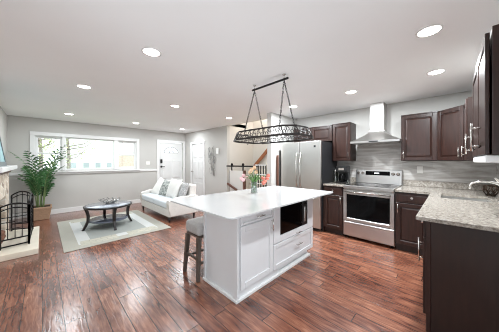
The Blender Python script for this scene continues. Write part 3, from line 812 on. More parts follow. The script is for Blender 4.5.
# ------------------------------------------------------------------ stairs
st = thing('staircase', 'carpeted stair flight rising behind the stair opening', 'staircase', (4.5, 3.9, 0))
m = MB()
for i in range(8): m.box(4.08, 5.02, 3.0, 4.7-.21*i, .19*i, .19*(i+1), .006)
emit('steps', m, HEARTH, st)
hr = thing('handrail', 'brown wooden handrail climbing the stairwell wall', 'handrail', (4.96, 4.2, 1.4))
emit('rail', MB().bar((4.93,4.64,1.20), (4.93,3.45,2.28), .05, .11, .012), RAILW, hr)
for y_, z_ in ((4.5,1.27),(3.8,1.89)): emit('bracket', MB().tube([(5.02,y_,z_-.04),(4.97,y_,z_-.06),(4.94,y_,z_)], .008, 6), IRON, hr)
gt = thing('stair_gate', 'white barn style stair gate hanging from a black rail across the stair opening', 'gate', (XD-.02, 4.2, 0))
emit('track', MB().bar((XD-.03,4.76,1.225), (XD-.03,3.52,1.235), .012, .038), IRON, gt)['label'] = 'black sliding rail'
m = MB(); m.box(XD-.025, XD-.005, 4.00, 4.66, .05, 1.10, .003)
emit('gate_panel', m, STAIRW, gt)
for a in (4.0, 4.64): emit('gate_edge', MB().box(XD-.032, XD-.026, a-.006, a+.006, .05, 1.10), IRON, gt)
for y_ in (4.50, 4.03):
    m = MB(); m.box(XD-.056, XD-.04, y_-.022, y_+.022, 1.10, 1.30, .003); m.cyl((XD-.056,y_,1.275), (XD-.035,y_,1.275), .038, seg=16)
    emit('hanger', m, IRON, gt)
nw = thing('newel_post', 'brown wooden newel post behind the tulips at the stair opening', 'post', (XD-.09, 3.95, 0))
emit('post', MB().box(XD-.12, XD-.062, 3.90, 3.97, 0, 1.12, .004), BRWN, nw)
emit('rail', MB().bar((XD-.085,4.66,.72), (XD-.085,4.24,.56), .05, .06, .01), BRWN, nw)['label'] = 'short sloping brown rail'
sg = thing('stair_guard', 'black and white barred guard beside the partition wall in the stair opening', 'railing', (XD, 3.4, 0))
m = MB()
for i in range(5): m.bar((XD,3.60-.085*i,0), (XD,3.60-.085*i,1.28), .022, .022)
emit('bars', m, BLACK, sg)
for z in (.5, .80, 1.03, 1.27): emit('cross_bar', MB().bar((XD-.018,3.62,z), (XD-.018,3.24,z), .014, .022), TRIM, sg)

# ------------------------------------------------------------------ kitchen back run
XF = 3.82           # face of base carcasses
XFU = 4.25          # face of upper carcasses
GRP_B = 'dark base cabinets along the kitchen walls'; GRP_U = 'dark wall cabinets'
def base_cab(name, label, y0, y1, hand):
    t = thing(name, label, 'cabinet', ((XF+XW)/2, (y0+y1)/2, 0), GRP_B)
    m = MB(); m.box(XF, XW-.004, y0, y1, .10, CT-.034); m.box(XF+.06, XW-.004, y0, y1, 0, .10)
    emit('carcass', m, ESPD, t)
    fr = FR((XF, y1, 0), (0,-1,0), (-1,0,0)); w_ = y1-y0
    emit_drawer = MB(); fr.box(emit_drawer, .012, w_-.012, 0, .02, .745, CT-.05, .004); fr.frustum(emit_drawer, .03, w_-.03, .765, CT-.07, .02, .023, .008)
    dr = emit('drawer', emit_drawer, ESP, t)
    m = MB(); m.cyl(fr.P(w_/2,.023,.825), fr.P(w_/2,.045,.825), .008, .016, 14); emit('knob', m, CHROME, dr)
    d = emit('door', panel_door(fr, .012, w_-.012, .12, .735), ESP, t)
    emit('handle', bar_handle(fr, (.04 if hand == 'L' else w_-.04), .655, .13), CHROME, d)
    return t
base_cab('base_cabinet', 'dark base cabinet below the coffee maker, left of the range', 1.385, 1.745, 'R')
base_cab('base_cabinet', 'dark base cabinet with drawer just right of the range', .20, .615, 'L')
struct('trim_4', MB().box(XF, XW-.004, 1.745, 1.765, 0, CT-.034), ESPD)
m = MB().box(3.785, XW-.002, 1.383, 1.75, CT-.032, CT, .005, 2).box(XW-.025, XW-.002, 1.383, 1.75, CT, CT+.10, .004)
tag(emit('granite_countertop', m, GRANITE, None, (4.2,1.56,CT)), 'short speckled granite countertop under the coffee maker', 'countertop')

# sink-side base cabinets and L-shaped counter with sink cut-out
XP = 2.165
pn = thing('base_cabinet', 'long dark base cabinet run under the sink counter with plain end panel', 'cabinet', (3.0, -.15, 0), GRP_B)
YF = .145
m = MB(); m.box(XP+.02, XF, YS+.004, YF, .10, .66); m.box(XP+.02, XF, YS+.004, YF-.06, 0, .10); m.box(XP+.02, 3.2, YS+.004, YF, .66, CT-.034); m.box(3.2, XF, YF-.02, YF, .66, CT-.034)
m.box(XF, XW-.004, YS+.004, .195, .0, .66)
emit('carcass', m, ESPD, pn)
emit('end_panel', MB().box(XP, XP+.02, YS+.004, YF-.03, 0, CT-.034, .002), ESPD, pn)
emit('corner_post', MB().box(XP-.006, XP+.02, YF-.03, YF, .0, CT-.034, .003), ESP, pn)
fr = FR((XP+.03, YF, 0), (1,0,0), (0,1,0))
for i, (a, b_) in enumerate(((0, .44), (.45, .89), (.90, 1.34))):
    d = emit('door', panel_door(fr, a, b_, .12, .735), ESP, pn); emit('handle', bar_handle(fr, a+.05, .62, .20, True, .03), CHROME, d)
    mm_ = MB(); fr.box(mm_, a, b_, 0, .02, .745, CT-.05, .004); dr = emit('drawer', mm_, ESP, pn)
    mm_ = MB(); mm_.cyl(fr.P((a+b_)/2,.02,.825), fr.P((a+b_)/2,.045,.825), .008, .016, 14); emit('knob', mm_, CHROME, dr)
SKX0, SKX1, SKY0, SKY1 = 3.32, 3.80, -.31, .09
m = MB(); z0_, z1_ = CT-.032, CT; XE = 2.075; YE = .20; YB = YS+.003
m.box(XE, SKX0, YB, YE, z0_, z1_, .005, 2); m.box(SKX1, XW-.002, YB, .613, z0_, z1_); m.box(SKX0, SKX1, SKY1, YE, z0_, z1_); m.box(SKX0, SKX1, YB, SKY0, z0_, z1_)
m.box(3.785, SKX1+.001, YE-.001, .613, z0_, z1_)
m.box(XW-.025, XW-.002, YB, .613, CT, CT+.10, .004); m.box(2.10, XW-.025, YB, YB+.022, CT, CT+.10, .004)
tag(emit('granite_countertop', m, GRANITE, None, (3.0,0,CT)), 'large L-shaped speckled granite countertop with undermount sink', 'countertop')
sk = thing('sink', 'undermount stainless steel sink set in the granite corner counter', 'sink', (3.56,-.11,.80))
m = MB(); zb = .80
m.box(SKX0-.01, SKX1+.01, SKY0-.01, SKY1+.01, zb-.01, zb)
m.box(SKX0-.012, SKX0, SKY0-.01, SKY1+.01, zb, CT-.034); m.box(SKX1, SKX1+.012, SKY0-.01, SKY1+.01, zb, CT-.034)
m.box(SKX0, SKX1, SKY0-.012, SKY0, zb, CT-.034); m.box(SKX0, SKX1, SKY1, SKY1+.012, zb, CT-.034)
emit('basin', m, STEEL, sk)
emit('drain', MB().lathe((3.56,-.11,zb), [(0,.002),(.03,.002),(.045,.004),(.045,0)], 20), CHROME, sk)
fc = thing('faucet', 'brushed nickel arched kitchen faucet beside the sink', 'faucet', (3.42,-.39,CT))
FX, FY = 3.40, -.385
emit('base', MB().lathe((FX,FY,CT), [(0,.0),(.038,0),(.038,.008),(.028,.016),(.026,.08),(.022,.17),(0,.175)], 20), CHROME, fc)
arc = [(FX, FY, CT+.15)]
for i in range(9):
    a = PI*i/8
    arc.append((FX, FY+.115-.115*math.cos(a), CT+.16+.05*math.sin(a)))
arc.append((FX, FY+.238, CT+.12))
emit('spout', MB().tube(arc, [.018,.017,.016,.015,.014,.013,.012,.012,.012,.012,.013], 10), CHROME, fc)
emit('lever', MB().tube([(FX,FY,CT+.16),(FX-.02,FY+.02,CT+.21),(FX-.12,FY+.06,CT+.255)], [.018,.013,.009], 8), CHROME, fc)
# bronze openwork bowl behind the faucet
bx, by, bz = 3.90, -.35, CT
m = MB()
for k in range(8):
    a = 2*PI*k/8
    for sgn in (-1, 1):
        m.tube([(bx+.035*math.cos(a), by+.035*math.sin(a), bz+.008), (bx+.07*math.cos(a+sgn*.5), by+.07*math.sin(a+sgn*.5), bz+.06), (bx+.06*math.cos(a+sgn), by+.06*math.sin(a+sgn), bz+.13)], .005, 5)
m.tube([(bx+.06*math.cos(a*PI/8), by+.06*math.sin(a*PI/8), bz+.13) for a in range(16)], .006, 5, closed=True)
m.tube([(bx+.035*math.cos(a*PI/8), by+.035*math.sin(a*PI/8), bz+.007) for a in range(16)], .007, 5, closed=True)
tag(emit('openwork_holder', m, BRONZE, None, (bx,by,bz)), 'dark bronze openwork utensil holder behind the faucet', 'utensil holder')

# backsplash tiles
m = MB(); m.box(XW-.012, XW-.001, YS+.012, .613, CT+.10, 1.37); m.box(XW-.012, XW-.001, .613, 1.383, CT-.05, 1.72); m.box(XW-.012, XW-.001, 1.383, 1.76, CT+.10, 1.37)
m.box(XW-.012, XW-.001, .56, .613, 1.37, 1.72)
struct('backsplash_back', m, TILE_Y, label='grey stone tile backsplash behind the range')
struct('backsplash_side', MB().box(2.10, XW-.012, YS+.001, YS+.012, CT+.10, 1.37), TILE_X, label='grey stone tile backsplash on the sink wall')
tag(emit('outlet_plate', MB().box(XW-.02, XW-.012, .34, .42, 1.16, 1.28, .002).box(XW-.023, XW-.018, .362, .398, 1.18, 1.26), GREYP), 'beige outlet plate on the tile right of the range', 'outlet')

# range
RY0_, RY1_ = .620, 1.380; RXF = 3.80
rg = thing('range', 'freestanding stainless steel electric range with black glass oven door', 'range', (4.15, 1.0, 0))
m = MB(); m.box(RXF+.035, XW-.02, RY0_, RY1_, .04, CT-.015, .003)
emit('body', m, STEEL, rg)
m = MB()
for x in (RXF+.08, XW-.08):
    for y in (RY0_+.05, RY1_-.05): m.cyl((x,y,0),(x,y,.045), .018, seg=10)
emit('feet', m, BLACK, rg)
emit('cooktop', MB().box(RXF+.03, XW-.10, RY0_+.012, RY1_-.012, CT-.015, CT+.008, .004), BLKGL, rg)
emit('cooktop_trim', MB().box(RXF-.015, RXF+.045, RY0_, RY1_, CT-.055, CT+.010, .012, 2).box(RXF+.045, XW-.10, RY0_, RY0_+.012, CT-.015, CT+.010).box(RXF+.045, XW-.10, RY1_-.012, RY1_, CT-.015, CT+.010), STEELH, rg)
m = MB()
for (x, y, r) in ((4.0,.82,.10),(4.0,1.18,.085),(4.28,.82,.075),(4.28,1.18,.10)):
    m.tube([(x+r*math.cos(k*PI/16), y+r*math.sin(k*PI/16), CT+.009) for k in range(32)], .0015, 4, closed=True)
emit('burner_rings', m, FRSIDE, rg)
fr = FR((RXF+.035, RY1_, 0), (0,-1,0), (-1,0,0)); w_ = .76
# oven door frame around the glass
m = MB(); zo0, zo1 = .315, CT-.065
fr.box(m, 0, .06, 0, .04, zo0, zo1, .005); fr.box(m, w_-.06, w_, 0, .04, zo0, zo1, .005); fr.box(m, .06, w_-.06, 0, .04, zo0, zo0+.055, .005); fr.box(m, .06, w_-.06, 0, .04, zo1-.085, zo1, .005)
od = emit('oven_door', m, STEELH, rg)
m = MB(); fr.box(m, .055, w_-.055, .005, .034, zo0+.05, zo1-.08); emit('oven_window', m, BLKGL, od)
m = MB(); m.tube([fr.P(.04,.085,zo1-.035), fr.P(w_-.04,.085,zo1-.035)], .013, 12)
for u in (.06, w_-.06): m.tube([fr.P(u,.03,zo1-.035), fr.P(u,.085,zo1-.035)], .010, 8)
emit('oven_handle', m, CHROME, od)
m = MB(); fr.box(m, 0, w_, 0, .036, .055, .30, .006); fr.box(m, .01, w_-.01, .034, .042, .28, .30, .003); emit('storage_drawer', m, STEELH, rg)
# back guard with controls
m = MB(); m.hexa([(XW-.10,RY0_,CT+.005),(XW-.02,RY0_,CT+.005),(XW-.02,RY1_,CT+.005),(XW-.10,RY1_,CT+.005)], [(XW-.065,RY0_,1.205),(XW-.02,RY0_,1.205),(XW-.02,RY1_,1.205),(XW-.065,RY1_,1.205)], .006)
bg = emit('backguard', m, STEELH, rg)
def bgx(z): return XW-.10+.035*(z-CT)/.27
m = MB(); m._hex([(bgx(1.10)-.004,.80,1.10),(bgx(1.10)+.006,.80,1.10),(bgx(1.10)+.006,1.20,1.10),(bgx(1.10)-.004,1.20,1.10),(bgx(1.175)-.004,.80,1.175),(bgx(1.175)+.006,.80,1.175),(bgx(1.175)+.006,1.20,1.175),(bgx(1.175)-.004,1.20,1.175)])
emit('control_panel', m, BLKGL, bg)
emit('clock_display', MB().box(bgx(1.14)-.007, bgx(1.14)-.003, .97, 1.05, 1.125, 1.15), LCD, bg)
for y_ in (.675, .75, 1.25, 1.325):
    z_ = 1.135; x_ = bgx(z_)
    m = MB(); m.cyl((x_,y_,z_),(x_-.012,y_,z_-.002), .028, seg=18); m.cyl((x_-.012,y_,z_-.002),(x_-.032,y_,z_-.004), .021, .018, 18); emit('knob', m, CHROME, bg)

# coffee maker + canister left of it
cm = thing('coffee_maker', 'black drip coffee maker on the granite left of the range', 'coffee maker', (4.12, 1.50, CT))
yc_ = 1.505; x0_, x1_ = 4.02, 4.26
emit('base', MB().box(x0_, x1_, yc_-.10, yc_+.10, CT+.001, CT+.04, .01, 2), BLACK, cm)
emit('water_tank', MB().box(x0_+.13, x1_, yc_-.095, yc_+.095, CT+.04, CT+.25, .01, 2), BLACK, cm)
emit('brew_head', MB().box(x0_, x1_, yc_-.10, yc_+.10, CT+.22, CT+.335, .014, 2).box(x0_+.03, x1_-.03, yc_-.08, yc_+.08, CT+.335, CT+.345, .004), BLACK, cm)
emit('badge', MB().box(x0_-.003, x0_+.002, yc_-.055, yc_+.045, CT+.26, CT+.305, .002), CHROME, cm)['label'] = 'silver control badge'
cf = emit('carafe', MB().lathe((x0_+.065,yc_,CT+.041), [(0,.0),(.058,0),(.066,.03),(.066,.09),(.045,.13),(.045,.15),(0,.15)], 24), BLKGL, cm)
emit('handle', MB().tube([(x0_+.01,yc_-.02,CT+.17),(x0_-.03,yc_-.03,CT+.16),(x0_-.035,yc_-.03,CT+.10),(x0_,yc_-.02,CT+.075)], .008, 8), BLACK, cf)
cn = thing('glass_canister', 'tall clear glass canister between the coffee maker and refrigerator', 'canister', (4.25, 1.68, CT))
emit('jar', MB().lathe((4.2,1.675,CT+.001), [(0,.0),(.045,0),(.048,.01),(.048,.22),(.044,.225),(.044,.01),(0,.008)], 24), VGLASS, cn)
emit('lid', MB().lathe((4.2,1.675,CT+.226), [(0,.0),(.05,0),(.05,.02),(.02,.025),(.016,.05),(0,.055)], 24), CHROME, cn)
# small cups right of the coffee maker
tag(emit('glass_tumbler', MB().lathe((4.12,1.415,CT+.001), [(0,0),(.020,0),(.024,.08),(.022,.08),(.018,.005),(0,.004)], 18), VGLASS, None, (4.12,1.415,CT)), 'small clear glass tumbler right of the coffee maker', 'glass')

# range hood
hd = thing('range_hood', 'stainless steel pyramid chimney range hood over the range', 'range hood', (4.3, .97, 1.7))
HY0, HY1, HXF = .590, 1.350, 4.06
m = MB(); m.box(HXF, XW-.014, HY0, HY1, 1.695, 1.735, .003)
emit('canopy_rim', m, STEELH, hd)
cy0, cy1, cxf = .862, 1.082, 4.30
mm_ = MB(); N_ = 6
prev = None
def ring(t):
    k = (1-t)**1.7
    return [(cxf+(HXF-cxf)*k, cy0+(HY0-cy0)*k), (XW-.014, cy0+(HY0-cy0)*k), (XW-.014, cy1+(HY1-cy1)*k), (cxf+(HXF-cxf)*k, cy1+(HY1-cy1)*k)]
rings = [[mm_.bm.verts.new((x, y, 1.735+(1.95-1.735)*i/N_)) for x, y in ring(i/N_)] for i in range(N_+1)]
for A, B in zip(rings, rings[1:]):
    for k in range(4): mm_.bm.faces.new((A[k], A[(k+1)%4], B[(k+1)%4], B[k]))
mm_.bm.faces.new(rings[0][::-1]); mm_.bm.faces.new(rings[-1])
emit('canopy', mm_, STEEL, hd)
emit('chimney', MB().box(cxf, XW-.014, cy0, cy1, 1.95, C-.002, .003), STEEL, hd)
emit('control_panel', MB().box(HXF-.003, HXF+.001, .90, 1.04, 1.705, 1.725), BLACK, hd)

# wall cabinets
def wall_cab(label, y0, y1, z0, z1, hand, hlen=.13, name='wall_cabinet', doors=1, horiz=False):
    t = thing(name, label, 'cabinet', (XFU+.15, (y0+y1)/2, z0), GRP_U)
    emit('carcass', MB().box(XFU, XW-.013, y0, y1, z0, z1), ESPD, t)
    fr = FR((XFU, y1, 0), (0,-1,0), (-1,0,0)); w_ = (y1-y0)/doors
    for i in range(doors):
        d = emit('door', panel_door(fr, i*w_+.004, (i+1)*w_-.004, z0+.004, z1-.012, st=.05), ESP, t)
        if horiz: hh2 = bar_handle(fr, (i+1)*w_-.07 if i == 0 else i*w_+.07, z0+.03, .10, False)
        else: hh2 = bar_handle(fr, i*w_+(.035 if hand == 'L' else w_-.035), z0+.11, hlen)
        emit('handle', hh2, CHROME, d)
    emit('crown_edge', MB().box(XFU-.026, XW-.013, y0, y1, z1-.010, z1+.006, .002), ESP, t)
    return t
wall_cab('short dark wall cabinet above the refrigerator', 1.765, 2.68, 1.79, 2.12, 'L', doors=2, horiz=True)
wall_cab('tall dark wall cabinet above the coffee maker, left of the hood', 1.40, 1.755, 1.375, 2.13, 'R')
wall_cab('dark wall cabinet just right of the range hood', .150, .600, 1.375, 2.13, 'L')
# diagonal corner cabinet
dc = thing('corner_cabinet', 'diagonal dark corner wall cabinet above the sink corner', 'cabinet', (4.3, -.2, 1.375), GRP_U)
poly = [(XW-.013,.146),(XFU,.146),(3.965,-.139),(3.965,YS+.013),(XW-.013,YS+.013)]
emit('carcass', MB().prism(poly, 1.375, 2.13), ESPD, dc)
O = Vector((XFU,.146,0)); U = Vector((3.965-XFU, -.139-.146, 0)); L_ = U.length; fr = FR(O, U, (-1, 1, 0))
d = emit('door', panel_door(fr, .012, L_-.012, 1.379, 2.118, st=.05), ESP, dc)
emit('handle', bar_handle(fr, L_-.05, 1.49, .13), CHROME, d)
# sink-side wall cabinets
YU = -.144
t = thing('wall_cabinet', 'tall dark sink-side wall cabinet beside the diagonal corner cabinet', 'cabinet', (3.5,-.3,1.375), GRP_U)
emit('carcass', MB().box(3.56, 3.955, YS+.013, YU, 1.375, 2.13), ESPD, t)
fr = FR((3.56, YU, 0), (1,0,0), (0,1,0)); d = emit('door', panel_door(fr, .004, .39, 1.379, 2.118, st=.05), ESP, t)
emit('handle', bar_handle(fr, .05, 1.49, .13), CHROME, d)
t = thing('wall_cabinet', 'largest dark wall cabinet at the right edge, nearest the camera, with long nickel handles', 'cabinet', (2.35,-.3,1.405), GRP_U)
emit('carcass', MB().box(1.845, 2.86, YS+.004, YU-.028, 1.405, 2.155), ESPD, t)
emit('end_stile', MB().box(1.842, 1.86, YU-.055, YU-.027, 1.405, 2.157, .002), ESP, t)
fr = FR((1.865, YU-.02, 0), (1,0,0), (0,1,0))
for a, b_ in ((0, .495), (.50, .99)):
    d = emit('door', panel_door(fr, a, b_, 1.409, 2.135, st=.055), ESP, t)
    emit('handle', bar_handle(fr, (a+.20) if a == 0 else b_-.06, 1.53, .19, True, .045, .02, .007), CHROME, d)
tag(emit('under_cabinet_light', MB().box(1.87, 2.84, YS+.02, YU-.004, 1.356, 1.404, .006), TRIM, None, (2.3,-.3,1.38)), 'white under-cabinet light bar beneath the nearest wall cabinet', 'light fixture')

# refrigerator
fg = thing('refrigerator', 'stainless steel french door refrigerator with dark grey sides', 'refrigerator', (4.1, 2.24, 0))
FY0, FY1 = 1.775, 2.70
emit('body', MB().box(3.80, XW-.03, FY0, FY1, .03, 1.755, .004), FRSIDE, fg)
fr = FR((3.795, FY1, 0), (0,-1,0), (-1,0,0)); w_ = FY1-FY0
for i, (a, b_) in enumerate(((.0, w_/2-.003), (w_/2+.003, w_))):
    m = MB(); fr.box(m, a, b_, 0, .065, .72, 1.765, .010); d = emit('door', m, STEEL, fg)
    u = w_/2-.045 if i == 0 else w_/2+.045
    m = MB(); m.tube([fr.P(u,.065,1.55), fr.P(u,.105,1.50), fr.P(u,.115,1.2), fr.P(u,.105,.88), fr.P(u,.065,.83)], .012, 10); emit('handle', m, CHROME, d)
m = MB(); fr.box(m, 0, w_, 0, .065, .06, .71, .010); d = emit('freezer_drawer', m, STEEL, fg)
m = MB(); m.tube([fr.P(.10,.065,.64), fr.P(.13,.11,.64), fr.P(w_-.13,.11,.64), fr.P(w_-.10,.065,.64)], .012, 10); emit('handle', m, CHROME, d)
emit('badge', MB().box(3.726, 3.731, FY0+.10, FY0+.14, 1.64, 1.68, .001), FRSIDE, fg)
emit('grille', MB().box(3.80, 3.84, FY0+.01, FY1-.01, .0, .055), BLACK, fg)
tag(emit('wooden_board', MB().box(3.665, 3.70, 2.735, 2.775, 0.001, 1.50, .003), BRWN, None, (3.68,2.75,0)), 'narrow brown wooden board standing between the partition and refrigerator', 'board')

# ------------------------------------------------------------------ island
IX0, IX1, IY0, IY1 = 1.325, 2.81, 1.475, 2.04
il = thing('kitchen_island', 'white shaker kitchen island with built-in microwave opening', 'kitchen island', (2.05, 1.75, 0))
ZT = .915
# carcass with an opening for the microwave
MX0, MX1, MZ0, MZ1 = 2.00, 2.655, .475, .835
m = MB(); m.box(IX0, MX0, IY0, IY1, .0, ZT); m.box(MX1, IX1, IY0, IY1, .09, ZT); m.box(MX0, MX1, IY0+.42, IY1, .0, ZT); m.box(MX0, MX1, IY0, IY0+.42, .09, MZ0); m.box(MX0, MX1, IY0, IY0+.42, MZ1, ZT)
m.box(MX0, IX1-.08, IY0+.03, IY1, 0, .09)
emit('body', m, WHITEC, il)
for (a, b_) in ((IY0-.022, IY0+.03), (IY1-.03, IY1)): emit('corner_trim', MB().box(IX0-.018, IX0, a, b_, .02, ZT, .002), WHITEC, il)
m = MB(); m.box(IX0-.03, IX0, IY0-.022, IY1+.005, 0, .03, .004); m.box(IX0, IX1-.08, IY0-.022, IY0+.03, 0, .03, .004)
emit('base_moulding', m, TRIM, il)
fr = FR((IX0, IY0, 0), (1,0,0), (0,-1,0))
uA, uB, uC = .03, .535, 1.48     # columns measured from the near corner
dr = emit('drawer', panel_door(fr, uA, uB, .735, .885, st=.022, raised=False), WHITEC, il)
emit('handle', bar_handle(fr, (uA+uB)/2+.02, .788, .12, False, .028), CHROME, dr)
d = emit('door', panel_door(fr, uA, uB, .10, .725, st=.06, raised=False), WHITEC, il)
emit('handle', bar_handle(fr, uB-.03, .65, .13, True, .028), CHROME, d)
# microwave surround: frame + lower drawer
u0, u1 = uB+.01, uC
m = MB(); a, b_ = MX0-IX0, MX1-IX0
fr.box(m, u0, a, 0, .02, .405, .885, .002); fr.box(m, b_, u1, 0, .02, .405, .885, .002); fr.box(m, a, b_, 0, .02, .405, MZ0, .002); fr.box(m, a, b_, 0, .02, MZ1, .885, .002)
ms = emit('microwave_surround', m, WHITEC, il)
emit('handle', bar_handle(fr, (a+b_)/2+.06, .425, .13, False, .028), CHROME, ms)
dr = emit('drawer', panel_door(fr, u0, u1, .10, .392, st=.05, raised=False), WHITEC, il)
emit('handle', bar_handle(fr, (u0+u1)/2+.06, .27, .13, False, .028), CHROME, dr)
mw = thing('microwave', 'black microwave built into the white kitchen island', 'microwave', (2.33, 1.6, MZ0))
emit('body', MB().box(MX0+.004, MX1-.004, IY0+.012, IY0+.40, MZ0+.003, MZ1-.003), BLACK, mw)
d = emit('door', MB().box(MX0+.004, MX1-.15, IY0-.018, IY0+.012, MZ0+.006, MZ1-.006, .004), BLKGL, mw)
emit('handle', MB().tube([(MX1-.175,IY0-.018,MZ0+.06),(MX1-.175,IY0-.045,MZ0+.07),(MX1-.175,IY0-.045,MZ1-.07),(MX1-.175,IY0-.018,MZ1-.06)], .007, 8), BLACK, d)
cp = emit('control_panel', MB().box(MX1-.148, MX1-.004, IY0-.018, IY0+.012, MZ0+.006, MZ1-.006, .004), BLACK, mw)
emit('buttons', MB().box(MX1-.12, MX1-.03, IY0-.020, IY0-.017, MZ1-.07, MZ1-.04).box(MX1-.09, MX1-.06, IY0-.022, IY0-.017, MZ0+.05, MZ1-.10, .002), CHROME, cp)
# countertop with rounded corners
def rrect(x0, x1, y0, y1, r, n=6):
    P = []
    for cx_, cy_, a0 in ((x1-r,y1-r,0),(x0+r,y1-r,90),(x0+r,y0+r,180),(x1-r,y0+r,270)):
        for i in range(n+1):
            a = math.radians(a0+90*i/n); P.append((cx_+r*math.cos(a), cy_+r*math.sin(a)))
    return P
tag(emit('island_countertop', MB().prism(rrect(1.0, 2.945, 1.19, 2.275, .06), ZT+.001, .93, .004), QUARTZ, None, (2,1.7,.9)), 'polished white quartz countertop on the kitchen island', 'countertop')

# bar stool at the island's seating end
sx, sy = 1.395, 2.20
bs = thing('bar_stool', 'grey upholstered backless bar stool with dark wood legs tucked under the island', 'stool', (sx, sy, 0))
e = MB().box(sx-.155, sx+.155, sy-.155, sy+.155, .50, .645, .04, 4)
emit('seat', e, STOOLF, bs)
emit('seat_rail', MB().box(sx-.14, sx+.14, sy-.14, sy+.14, .475, .501, .003), STOOLW, bs)
for ix in (-1, 1):
    for iy in (-1, 1):
        a, b_ = .135, .155
        tx, ty = sx+ix*.125, sy+iy*.125; bx_, by_ = sx+ix*.155, sy+iy*.155; g = .024; g2 = .017
        emit('leg', MB().hexa([(bx_-g2,by_-g2,0),(bx_+g2,by_-g2,0),(bx_+g2,by_+g2,0),(bx_-g2,by_+g2,0)], [(tx-g,ty-g,.48),(tx+g,ty-g,.48),(tx+g,ty+g,.48),(tx-g,ty+g,.48)], .002), STOOLW, bs)
for k, z in enumerate((.19, .19)):
    s_ = (-1, 1)[k]
    emit('stretcher', MB().bar((sx-.14, sy+s_*.144, z), (sx+.14, sy+s_*.144, z), .02, .025), STOOLW, bs)
    emit('stretcher', MB().bar((sx+s_*.144, sy-.14, z+.05), (sx+s_*.144, sy+.14, z+.05), .02, .025), STOOLW, bs)

# vase with tulips
VX, VY, VZ = 2.045, 1.93, .931
vs = thing('glass_vase', 'clear glass vase holding the tulips on the white island counter', 'vase', (VX,VY,VZ))
emit('vessel', MB().lathe((VX,VY,VZ), [(0,0),(.042,0),(.046,.006),(.040,.08),(.043,.16),(.041,.16),(.037,.08),(.041,.012),(0,.010)], 28), VGLASS, vs)
emit('water', MB().lathe((VX,VY,VZ), [(0,.011),(.040,.012),(.0365,.08),(0,.08)], 24), WATER, vs)
# tulips: (azimuth, reach, height, kind)
left = Vector((-math.sin(YAW), math.cos(YAW), 0)); fwd_ = Vector((math.cos(YAW), math.sin(YAW), 0))
heads = [(-.155,.0,.20,'P'),(-.125,.05,.235,'P'),(-.13,-.05,.19,'P'),(-.09,.04,.215,'P'),
         (-.03,-.02,.30,'E'),(.005,.03,.325,'E'),(-.045,.04,.27,'E'),(.02,-.04,.275,'E'),
         (.13,-.02,.17,'C'),(.10,.03,.205,'C'),(.165,.04,.20,'C'),(.11,-.05,.155,'C'),(.175,-.01,.24,'C')]
kinds = {'P': (PINK, 'pink tulip drooping over the left side of the glass vase', 'pink tulips in the vase'),
         'E': (PEACH, 'peach tulip standing tall in the middle of the bunch', 'peach tulips in the vase'),
         'C': (CORAL, 'coral tulip leaning out on the right of the vase', 'coral tulips in the vase')}
RT = random.Random(2)
for (lat, dep, hz, k) in heads:
    mt_, lab, grp = kinds[k]
    base = Vector((VX,VY,VZ+.015))+Vector((RT.uniform(-.018,.018), RT.uniform(-.018,.018), 0))
    top = Vector((VX,VY,VZ+hz))-left*lat+fwd_*dep
    neck = Vector((VX,VY,VZ+.165))+(Vector((top.x-VX,top.y-VY,0)))*.12
    t = thing('tulip', lab, 'flower', tuple(base), grp)
    mid = neck.lerp(top, .55)+Vector((0,0,.03))
    emit('stem', MB().tube([base, neck, mid, top], .0032, 6), LEAF2, t)
    dirv = (top-mid).normalized(); q = Vector((0,0,1)).rotation_difference(dirv).to_matrix().to_4x4()
    m = MB()
    for j in range(6):
        a = j*PI/3; r0 = .016 if j % 2 else .014
        ca_, sa_ = math.cos(a), math.sin(a)
        rows = []
        for i in range(6):
            tt = i/5; wd = .017*math.sin(PI*(.12+.80*tt)); rr_ = r0*math.sin(PI*(.12+.62*tt))*1.25; zz = .052*tt
            c_ = Vector((ca_*rr_, sa_*rr_, zz)); sd = Vector((-sa_, ca_, 0))*wd
            rows.append((m.bm.verts.new(c_-sd), m.bm.verts.new(c_+Vector((ca_,sa_,0))*.005), m.bm.verts.new(c_+sd)))
        for A, B in zip(rows, rows[1:]):
            for z in (0, 1):
                f = m.bm.faces.new((A[z], A[z+1], B[z+1], B[z])); f.smooth = True
    m.xf(Matrix.Translation(top-dirv*.008) @ q)
    emit('blossom', m, mt_, t)
    # leaf
    az = RT.uniform(0, 2*PI); dl = Vector((math.cos(az), math.sin(az), 0)); lat_ = Vector((-dl.y, dl.x, 0))
    m = MB(); rows = []
    L0 = RT.uniform(.16, .24)
    for i in range(7):
        tt = i/6; p = neck+Vector((0,0,-.10))*(1-tt)+dl*(.10*tt*tt)+Vector((0,0,(L0-.10)*tt)); wd = .013*math.sin(PI*(.1+.88*tt))
        rows.append((m.bm.verts.new(p-lat_*wd), m.bm.verts.new(p+lat_*wd)))
    for A, B in zip(rows, rows[1:]): f = m.bm.faces.new((A[0], A[1], B[1], B[0])); f.smooth = True
    emit('leaf', m, LEAF2, t)

# ------------------------------------------------------------------ hanging pot rack
pr_ = thing('hanging_pot_rack', 'dark iron pot rack with scrollwork band hanging over the island by chains', 'pot rack', (2.12, 1.72, 2.4))
ZL, ZU = 1.66, 1.765
low = [(1.83,1.30),(1.83,2.06),(1.96,2.26),(2.12,2.33),(2.42,2.30),(2.54,2.10),(2.54,1.52),(2.40,1.24),(2.22,1.16),(1.95,1.165)]
def inset(P, k):
    cx_ = sum(p[0] for p in P)/len(P); cy_ = sum(p[1] for p in P)/len(P)
    return [(cx_+(x-cx_)*k, cy_+(y-cy_)*k) for x, y in P]
up_ = inset(low, .91)
def ringbar(m_, P, z, w__, h__):
    for i in range(len(P)):
        a, b2 = P[i], P[(i+1) % len(P)]
        m_.bar((a[0],a[1],z), (b2[0],b2[1],z), w__, h__)
m = MB(); ringbar(m, low, ZL, .010, .022); emit('lower_ring', m, RACKM, pr_)
